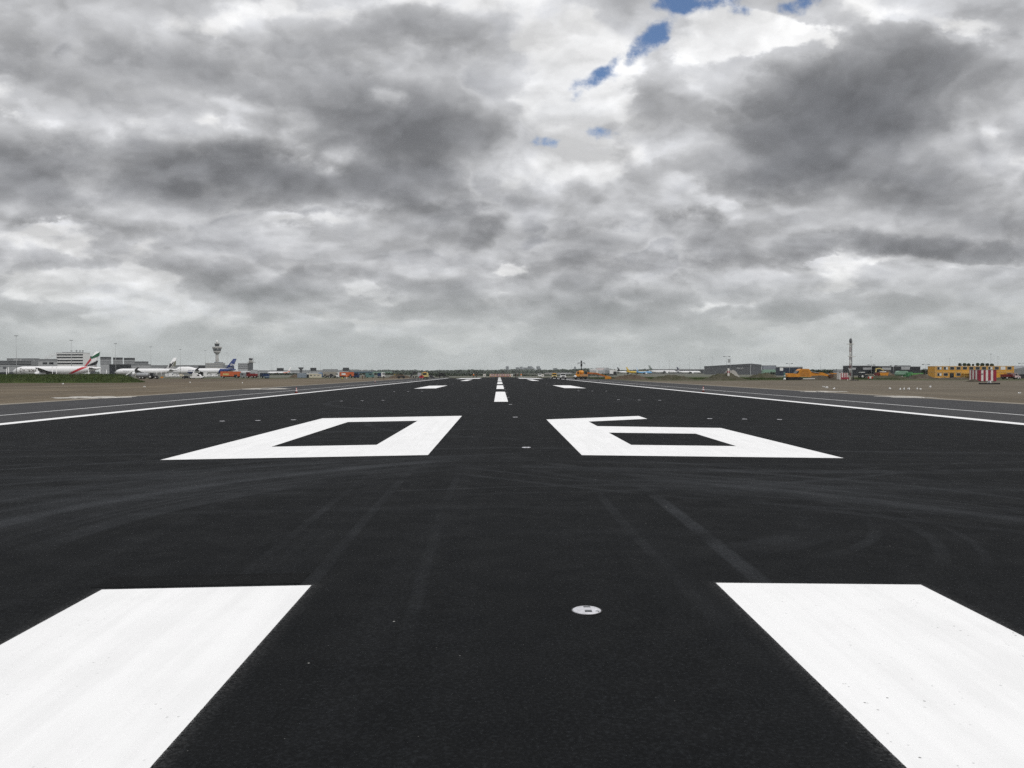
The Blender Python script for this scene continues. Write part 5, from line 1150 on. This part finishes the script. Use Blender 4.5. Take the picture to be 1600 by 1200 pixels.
# ================================================================== EARTH, GRASS, TREES
def mound(label, px0, px1, ytop, Z, depth, mat, seed, cat='earth mound', rough=.16, flat=.0, zb=None):
    rnd = random.Random(seed)
    x0, x1 = X(px0, Z), X(px1, Z); w_ = x1-x0; h = ZH((px0+px1)/2, ytop, Z+depth*.4)-G
    nx = max(16, min(160, int(w_/.3))); ny = 20
    from mathutils import noise as mn
    v, f = [], []
    for j in range(ny+1):
        for i in range(nx+1):
            u, s_ = i/nx, j/ny
            ex = min(1, min(u, 1-u)/(.5-.42*flat+.0001)); ex = ex*ex*(3-2*ex)
            ey = math.sin(PI*s_)**.8
            p = Vector((x0+u*w_, s_*depth, seed*3.7))
            nz = mn.fractal(p*.35, 1.0, 2.0, 4)*.5+mn.fractal(p*1.3, 1.0, 2.0, 3)*.25
            nf = mn.fractal(p*2.6, 1.0, 2.0, 3)
            z_ = h*ex*ey*(.92+nz*rough*4.5+nf*rough*1.2) - .05
            v.append((x0+u*w_+nz*.3, s_*depth+nz*.4, max(z_, -.06)))
    for j in range(ny):
        for i in range(nx):
            a = j*(nx+1)+i; f.append((a, a+1, a+nx+2, a+nx+1))
    mb = MB(); mb.v = v; mb.f = f; mb.sm = [True]*len(f)
    o = mb.build('earth_mound' if mat not in (TURF,) else 'grass_bank', mat)
    for pl in o.data.polygons:
        if pl.normal.z < 0: pl.flip()
    o.location = (0, Z, G)
    tag(o, label, cat)
    return o, h
mound('grey brown turned earth mound below the grey cargo building', 1100, 1184, 582.6, 258, 14, EARTHG, 1)
mound('weedy low earth mound below the navy tailed jet', 1012, 1100, 584.6, 275, 16, EARTHG, 2, rough=.2)
mound('reddish low earth mound below the yellow and blue jets', 948, 1030, 585.4, 300, 14, EARTHR, 3, rough=.25)
mound('dark earth mound right of the orange excavator', 1256, 1352, 586.0, 266, 9, EARTH, 4, flat=.3)
mound('pale grey gravel ramp before the grey cargo building', 1139, 1161, 577.8, 330, 16, GRAVEL, 5, cat='gravel heap', rough=.06, flat=.5)
mound('low grey mound before the green tippers', 1352, 1440, 586.4, 290, 10, EARTHG, 6, flat=.3)
mound('tall brown heap before the black showrooms', 1381, 1409, 577.6, 420, 16, EARTHR, 7)
mound('dark earth mound at the left end of the orange office', 1426, 1478, 583.6, 285, 12, EARTH, 8)
mound('low earth ridge at the foot of the orange office', 1466, 1530, 589.6, 262, 6, EARTH, 9, flat=.5)
mound('earth ridge behind the dark red truck at the right edge', 1558, 1650, 588.0, 285, 8, EARTHG, 10, flat=.5)
mound('small earth heap leaning on the striped hut', 1519, 1538, 591.4, 203, 4, EARTH, 11)
mound('weedy green strip of rough ground before the navy building', 1176, 1226, 584.0, 330, 14, EARTHG, 12, flat=.5)
mound('long low brown earth heap on the left beyond the workers', 596, 650, 586.4, 400, 10, EARTHR, 13, rough=.3)
mound('low broken earth heap before the pale jet with orange belly', 446, 470, 584.6, 470, 10, EARTHR, 14)
bank, bh = mound('long grass bank on the left in front of the large white jet', -120, 204, 585.2, 226, 13, TURF, 15, cat='grass bank', flat=.93, rough=.05)
bank.name = 'grass_bank'

def tufts(name, n, place, mat, h=(.18,.5), w=.07, kind='stuff'):
    v, f = [], []
    for i in range(n):
        x, y, z = place(); hh_ = random.uniform(*h); a = random.uniform(0, 2*PI); c, s_ = math.cos(a)*w, math.sin(a)*w
        lx, ly = random.uniform(-.5, .5)*hh_, random.uniform(-.5, .5)*hh_
        k = len(v); v += [(x-c, y-s_, z-.04), (x+c, y+s_, z-.04), (x+lx, y+ly, z+hh_)]; f.append((k, k+1, k+2))
    me = bpy.data.meshes.new(name); me.from_pydata(v, [], f); me.update(); me.materials.append(mat)
    o = bpy.data.objects.new(name, me); COL.objects.link(o); o['kind'] = kind
    return o
bv = [tuple(q.co) for q in bank.data.vertices if q.co.z > .1]
def onbank():
    p = random.choice(bv); return (p[0]+random.uniform(-.9,.9), 226+p[1]+random.uniform(-.5,.5), G+p[2])
tufts('bank_grass', 16000, onbank, GRASSB, (.2,.42), .09)
def field_(x0, x1, y0, y1):
    def g_(): return (random.uniform(x0, x1), random.uniform(y0, y1), G)
    return g_
tufts('rough_grass', 9000, field_(70, 135, 270, 345), GRASSB, (.2,.6), .10)
o = tufts('rough_grass', 5000, field_(36, 75, 300, 420), GRASSB, (.2,.5), .10)

# row of clipped trees behind the site office
def tree(px, Z, ytop, label, grp, r, leaves=420):
    x, y, z = at(px, Z); h = ZH(px, ytop, Z)-G
    t = empty('round_tree', label, 'tree', (x, y, G), random.uniform(0, 6), grp)
    tk = part('trunk', BARK, [('cyl', (0,0,0), (0,0,h-r*1.4), .16, .09, 8)]+[('cyl', (0,0,h-r*(1.9-.2*i)), (r*.6*math.cos(2.1*i), r*.6*math.sin(2.1*i), h-r*(1.0-.1*i)), .06, .02, 6) for i in range(5)], t)
    v, f = [], []
    for i in range(leaves):
        d_ = Vector((random.gauss(0,1), random.gauss(0,1), random.gauss(0,1))).normalized()*(random.random()**.45)
        c = Vector((d_.x*r*random.uniform(.85,1.1), d_.y*r, h-r+d_.z*r*1.0)); s_ = random.uniform(.10,.24)
        a = Vector((random.gauss(0,1), random.gauss(0,1), random.gauss(0,1))).normalized()*s_; b = a.orthogonal().normalized()*s_
        k = len(v); v += [tuple(c-a-b), tuple(c+a-b), tuple(c+a+b), tuple(c-a+b)]; f.append((k,k+1,k+2,k+3))
    me = bpy.data.meshes.new('crown'); me.from_pydata(v, [], f); me.update(); me.materials.append(LEAF)
    o = bpy.data.objects.new('crown', me); COL.objects.link(o); o.parent = t
    return t
NTH = ('leftmost', 'second', 'third', 'small fourth', 'fifth', 'sixth', 'seventh', 'rightmost')
for i, (px, yt, r) in enumerate(((1500,567,1.45),(1507.2,566.8,1.5),(1513.6,567.6,1.4),(1520.4,568.6,.8),(1527.4,567,1.35),(1534.8,567,1.6),(1542.4,567.2,1.4),(1549.6,567.8,1.5))):
    tree(px, 640, yt, f'{NTH[i]} round tree in the row rising behind the orange office', 'clipped trees behind the site office', r*1.0)
for i, (px, yt, Z, r, lab) in enumerate(((1270,576.4,800,3.2,'dark round tree just right of the orange excavator'), (1278,577,800,3,'dark tree, second right of the orange excavator'), (1287,576,820,3.6,'dark broad tree left of the pale low unit'), (1296,577,840,3.2,'dark tree directly left of the pale low unit'), (1444,575.4,700,2.6,'dark tree between the black showroom and the orange office'), (1450,576.4,720,2.4,'smaller dark tree beside the left end of the orange office'))):
    tree(px, Z, yt, lab, 'trees behind the building site', r, 700)

# far woods on the horizon: one mass of foliage
def wood(name, x0, x1, y0, y1, hmin, hmax, n, size, seed):
    rnd = random.Random(seed); from mathutils import noise as mn
    v, f = [], []
    for i in range(n):
        x = rnd.uniform(x0, x1); y = rnd.uniform(y0, y1)
        top = hmin+(hmax-hmin)*max(0, .55+.6*mn.fractal(Vector((x*.006, y*.002, seed)), 1, 2, 5)+.25*mn.noise(Vector((x*.05, y*.02, seed))))
        z = G+top*(rnd.random()**.6); s_ = size*rnd.uniform(.5, 1.2)
        a = Vector((rnd.gauss(0,1), rnd.gauss(0,.6), rnd.gauss(0,1))).normalized()*s_; b = a.cross(Vector((rnd.gauss(0,1), rnd.gauss(0,1), rnd.gauss(0,1)))).normalized()*s_
        c = Vector((x, y, z)); k = len(v)
        v += [tuple(c-a-b), tuple(c+a-b), tuple(c+a+b), tuple(c-a+b)]; f.append((k,k+1,k+2,k+3))
    me = bpy.data.meshes.new(name); me.from_pydata(v, [], f); me.update(); me.materials.append(LEAFW)
    o = bpy.data.objects.new(name, me); COL.objects.link(o); o['kind'] = 'stuff'
wood('distant_wood', -620, 700, 2550, 2800, 3, 13, 9000, 3.0, 1)
wood('distant_wood', -2600, -500, 3000, 3300, 3, 11, 9000, 3.6, 2)
wood('distant_wood', 650, 3400, 2600, 2900, 3, 12, 9000, 3.6, 3)
wood('distant_wood', -1000, 1000, 5200, 5400, 8, 24, 8000, 6, 4)
wood('hedge_row', 300, 560, 900, 930, 1, 5, 2600, 1.0, 5)
wood('hedge_row', -330, -70, 1150, 1180, .6, 3.0, 2200, 1.0, 6)
wood('hedge_row', -60, 95, 700, 740, .5, 3.2, 1500, .7, 7)

# steam plume behind the terminal
m = bpy.data.materials.new('steam'); m.use_nodes = True
nt_ = m.node_tree; nt_.nodes.remove(nt_.nodes['Principled BSDF']); pv = nt_.nodes.new('ShaderNodeVolumePrincipled')
pv.inputs['Density'].default_value = .16; pv.inputs['Color'].default_value = (.95,.95,.95,1); nt_.links.new(pv.outputs[0], nt_.nodes['Material Output'].inputs['Volume'])
mb = MB(); Zs_ = 1250
for dx_, dz_, r_ in ((0,0,3.4),(4.5,1.2,3.6),(8.5,3.2,4.2),(12,4.2,3.2)):
    mb.ball((dx_, 0, dz_), r_, r_*.8, r_*.75, 12, .06)
o = mb.build('steam_plume', m); o.location = (X(73, Zs_), Zs_, ZH(75, 558.5, Zs_)); o['kind'] = 'stuff'

# hazy air
mb = MB(); mb.box(-9400, 9400, -9400, 9400, -3, 128)
m = bpy.data.materials.new('haze_air'); m.use_nodes = True
nt_ = m.node_tree; nt_.nodes.remove(nt_.nodes['Principled BSDF']); pv = nt_.nodes.new('ShaderNodeVolumePrincipled')
pv.inputs['Density'].default_value = .000042; pv.inputs['Color'].default_value = (.90,.95,.97,1); nt_.links.new(pv.outputs[0], nt_.nodes['Material Output'].inputs['Volume'])
o = mb.build('haze', m); o['kind'] = 'stuff'

# ================================================================== CAMERA, LIGHT, SKY
cam = bpy.data.cameras.new('camera'); co = bpy.data.objects.new('camera', cam); COL.objects.link(co); S.camera = co
cam.sensor_width = 36; cam.lens = F/1600*36; cam.clip_start = .1; cam.clip_end = 40000
yaw = math.atan((800-780)/F); pitch = math.atan((600-582.7)/F)
co.location = (-.13, 0, H)
fwd = Vector((math.sin(yaw)*math.cos(pitch), math.cos(yaw)*math.cos(pitch), -math.sin(pitch)))
q = fwd.to_track_quat('-Z', 'Y').to_matrix().to_4x4()
co.matrix_world = Matrix.Translation(co.location) @ q @ Matrix.Rotation(-ROLL, 4, 'Z')

SUN_EL, SUN_AZ = R(52), R(140)      # azimuth clockwise from the view direction (+Y)
sun = bpy.data.lights.new('sun', 'SUN'); sun.energy = 1.5; sun.angle = R(14); sun.color = (1, .965, .92)
so = bpy.data.objects.new('sun', sun); COL.objects.link(so)
sd = Vector((math.sin(SUN_AZ)*math.cos(SUN_EL), math.cos(SUN_AZ)*math.cos(SUN_EL), math.sin(SUN_EL)))
so.rotation_euler = (-sd).to_track_quat('-Z', 'Y').to_euler(); so.location = (0, 0, 60)

w = bpy.data.worlds.new('World'); S.world = w; w.use_nodes = True
nt = w.node_tree; nb = NB(nt); bg = nt.nodes['Background']
sky = nt.nodes.new('ShaderNodeTexSky'); sky.sky_type = 'NISHITA'; sky.sun_disc = False
sky.sun_elevation = SUN_EL; sky.sun_rotation = SUN_AZ; sky.air_density = 1.0; sky.dust_density = .4; sky.ozone_density = 2.0
d = nt.nodes.new('ShaderNodeTexCoord').outputs['Generated']
dx, dy, dz = nb.sep(d)
dzc = nb.math('MAXIMUM', dz, 0.0)
den = nb.add(dzc, .40)
ux = nb.math('DIVIDE', dx, den); uy = nb.math('DIVIDE', dy, den)
# bank positions by bearing and height in the sky: a = dx/dy, e = dz/dy
yy_ = nb.math('MAXIMUM', dy, .08)
a_ = nb.math('DIVIDE', dx, yy_); e_ = nb.math('DIVIDE', dz, yy_)
A = nb.comb(a_, e_, 0)
w1 = nb.vm('SUBTRACT', nb.noise(nb.vm('MULTIPLY', A, (1, 1.5, 1)), 3.2, 7, .58, color=True), (.5, .5, .5))
Aw = nb.vm('ADD', A, nb.vm('SCALE', nb.vm('MULTIPLY', w1, (1, .66, 0)), sc=.30))
def blob(cx, cy, rx, ry, amp, rot=0, soft=.15, src=None):
    mp = nt.nodes.new('ShaderNodeMapping'); mp.vector_type = 'TEXTURE'
    mp.inputs['Location'].default_value = ((cx-780)/F, (582.7-cy)/F, 0)
    mp.inputs['Rotation'].default_value = (0, 0, R(rot))
    mp.inputs['Scale'].default_value = (rx/F, ry/F, 1)
    nb.put(mp.inputs['Vector'], src or Aw)
    return nb.mr(nb.vm('LENGTH', mp.outputs[0]), soft, 1.0, amp, 0.0)
BL = [  # bearing/height centre (photo pixels), radii, strength, turn, softness
    (640, 200, 215, 120, -.36, -8, .1), (470, 300, 330, 66, -.44, -4, .2), (120, 285, 300, 80, -.34, 0, .1), (330, 140, 430, 105, -.20, 0, .1),
    (60, 110, 200, 90, -.12, 0, .1), (720, 90, 130, 60, -.12, 20, .1), (330, 345, 260, 30, -.14, 0, .2), (90, 345, 130, 26, -.1, 0, .2),
    (40, 165, 70, 40, .20, 0, .1), (590, 160, 50, 28, .22, 0, .1), (540, 255, 60, 36, .14, 30, .1), (340, 175, 150, 24, .10, -5, .1), (150, 285, 60, 26, .16, 0, .1),
    (560, 15, 420, 50, .20, 0, .1), (200, 20, 150, 40, .08, 0, .1),
    (900, 110, 110, 170, .24, 12, .2), (850, 280, 170, 90, .22, 0, .2), (980, 60, 110, 60, .16, 30, .1), (960, 255, 110, 60, .16, 0, .1), (1010, 190, 80, 70, .10, 0, .1),
    (1260, 215, 230, 125, -.36, 12, .1), (1390, 120, 260, 120, -.26, 10, .15), (1210, 300, 150, 52, -.22, -6, .15), (1500, 60, 180, 80, -.10, 0, .1), (1370, 285, 110, 30, -.12, 0, .1), (1180, 130, 110, 50, -.08, 10, .1),
    (1180, 50, 170, 46, .42, 8, .15), (1150, 22, 150, 40, .35, 0, .2), (1060, 60, 70, 50, .2, 0, .1), (1080, 110, 70, 80, .16, 0, .1), (1560, 215, 110, 70, .26, 0, .1), (1570, 130, 80, 60, .06, 0, .1), (1500, 15, 170, 26, .22, 0, .1),
    (745, 355, 85, 32, -.22, 10, .15), (1060, 372, 280, 42, -.28, 4, .15), (1440, 395, 330, 32, -.28, 0, .2), (760, 312, 70, 22, .14, 0, .1), (1160, 350, 40, 20, .12, 0, .1), (1560, 330, 160, 36, -.08, 0, .1),
    (250, 410, 90, 26, .14, 0, .1), (490, 365, 90, 16, .14, 0, .1), (640, 412, 60, 26, .18, 0, .1), (790, 418, 50, 18, .20, 0, .1), (600, 468, 60, 22, .22, 0, .1), (90, 425, 70, 20, .10, 0, .1), (110, 350, 120, 14, .16, 0, .2),
    (480, 440, 200, 22, -.12, 0, .2), (150, 400, 130, 20, -.12, 0, .2), (940, 485, 120, 26, -.12, 0, .2), (760, 480, 80, 22, -.08, 0, .1), (1250, 470, 300, 22, -.12, 0, .2), (1000, 440, 200, 20, -.06, 0, .2), (1440, 425, 200, 16, .12, 0, .2), (1000, 458, 160, 12, .1, 0, .2), (100, 480, 150, 26, -.08, 0, .2)]
tot = None
for bl_ in BL:
    f = blob(*bl_)
    tot = f if tot is None else nb.add(tot, f)
front = nb.mr(dy, .05, .3)
tot = nb.mul(tot, front)
low = nb.mr(dz, .02, .16)                                  # contrast dies away towards the horizon
def vor(v, scale, detail, rough):
    n = nt.nodes.new('ShaderNodeTexVoronoi'); n.feature = 'F1'; n.normalize = True
    nb.put(n.inputs['Vector'], v); n.inputs['Scale'].default_value = scale
    n.inputs['Detail'].default_value = detail; n.inputs['Roughness'].default_value = rough
    n.inputs['Lacunarity'].default_value = 2.3
    return nb.math('SUBTRACT', 1.0, n.outputs['Distance'])
# clouds stacked in slices from their flat bases (h = 1) to their tops, the farthest slice laid down first
hp = nb.comb(nb.mul(ux, 1.7), nb.mul(uy, 1.7), 4.2)
hp = nb.vm('ADD', hp, nb.vm('SCALE', w1, sc=.5))
hi = nb.add(nb.mul(nb.noise(hp, 1.3, 8, .56), .75), nb.mul(vor(hp, 2.6, 3, .55), .33))
hi2 = nb.add(nb.mul(nb.noise(nb.vm('SCALE', hp, sc=.965), 1.3, 8, .56), .75), nb.mul(vor(nb.vm('SCALE', hp, sc=.965), 2.6, 3, .55), .33))
hv = nb.add(nb.add(nb.mul(nb.sub(hi, .61), -1.9), nb.mul(nb.sub(hi, hi2), 2.8)), .73)
cloud = nb.ramp(hv, [(0.0, (.40,.41,.43)), (.35, (.56,.57,.585)), (.6, (.74,.745,.755)), (1.0, (.90,.90,.90))])
base_t = nb.sub(nb.mul(nb.math('MINIMUM', tot, 0.0), -1.05), nb.mul(nb.math('MAXIMUM', tot, 0.0), .62))
lowthr = nb.mr(dz, .05, .26, .085, 0)
K = 6
for k in range(K-1, -1, -1):
    fr = k/(K-1.0); h = 1.0 + .6*fr
    p = nb.comb(nb.mul(ux, h), nb.mul(uy, h), h*1.0)
    p = nb.vm('ADD', p, (3.1, 8.7, 1.3))
    n1 = nb.noise(p, 2.1, 7, .50, lac=2.1)
    c1 = vor(nb.vm("ADD", p, nb.vm("SCALE", w1, sc=.30)), 4.0, 1.8, .5)
    n = nb.add(nb.add(nb.mul(nb.sub(n1, .5), .95), nb.mul(nb.sub(c1, .62), .80)), base_t)
    thr = -.05 + 0 + .16*fr**1.1 + (.04 if k == 0 else 0)
    dn = nb.sub(n, nb.add(thr, lowthr))
    al = nb.mr(dn, -.01, .085)
    deep = nb.math('SUBTRACT', 1.0, nb.math('EXPONENT', nb.mul(nb.math('MAXIMUM', dn, 0.0), -(4.3 - 4.3*.35*fr))))
    B = .62 + .28*fr; D = .15 + .44*fr
    cb = (B, B*1.01, B*1.035); cd = (D, D*1.035, D*1.13)
    ck = nb.mix(deep, cb, cd)
    cloud = nb.mix(al, cloud, ck)
def relief(sc):
    p = nb.vm('ADD', nb.comb(nb.mul(ux, 1.15*sc), nb.mul(uy, 1.15*sc), 1.15), (3.1, 8.7, 1.3))
    p = nb.vm("ADD", p, nb.vm("SCALE", w1, sc=.30))
    return nb.add(nb.noise(p, 3.2, 6, .5), nb.mul(vor(p, 5.4, 2.0, .5), .85))
rel = nb.sub(relief(1.0), relief(.972))
rel = nb.math('MAXIMUM', nb.math('MINIMUM', nb.mul(rel, 1.7), .30), -.22)
cloud = nb.vm('SCALE', cloud, sc=nb.add(1.0, rel))
fine = nb.noise(nb.vm('MULTIPLY', A, (1, 1.2, 1)), 13, 8, .58)
edge_n = fine
hz = nb.mr(dz, .012, .135, 1, 0)
cloud = nb.mix(nb.mul(hz, .85), cloud, (.445,.472,.465))
# blue gaps between the banks
gapn = nb.sub(edge_n, .5)
g = None
Ag = nb.vm('ADD', A, nb.vm('SCALE', nb.vm('MULTIPLY', w1, (1, .66, 0)), sc=.06))
for gb in [(1010, 62, 150, 30, .95, 43, 0), (938, 112, 90, 26, 1.1, 43, 0), (1085, 4, 110, 40, 1.15, 6, .1), (1245, 4, 70, 30, 1.15, 12, .1), (1165, 20, 130, 26, .7, 0, 0), (850, 220, 46, 24, .66, 0, 0), (935, 208, 46, 22, .64, 0, 0)]:
    f = blob(*gb, src=Ag)
    g = f if g is None else nb.math('MAXIMUM', g, f)
g = nb.mul(g, front)
gap = nb.mr(nb.add(g, nb.mul(gapn, 4.6)), .34, 1.12)
gap = nb.mul(gap, nb.mr(g, .02, .2))
# overcast is brighter overhead than at the horizon
lift = nb.add(1.0, nb.mul(nb.mr(dz, .46, .85), 1.05))
cl10 = nb.vm('SCALE', cloud, sc=nb.mul(lift, 10.0))
skyb = nb.vm('MULTIPLY', sky.outputs[0], (.92, .97, 1.08))
nb.put(bg.inputs['Color'], nb.mix(gap, cl10, skyb))
bg.inputs['Strength'].default_value = .1
w.cycles.sampling_method = 'MANUAL'; w.cycles.sample_map_resolution = 1024

S.view_settings.view_transform = 'Standard'; S.view_settings.look = 'None'
S.view_settings.exposure = 0; S.view_settings.gamma = 1
S.cycles.use_denoising = False
S.cycles.volume_bounces = 1; S.cycles.max_bounces = 4; S.cycles.transparent_max_bounces = 12
S.cycles.sample_clamp_indirect = 4
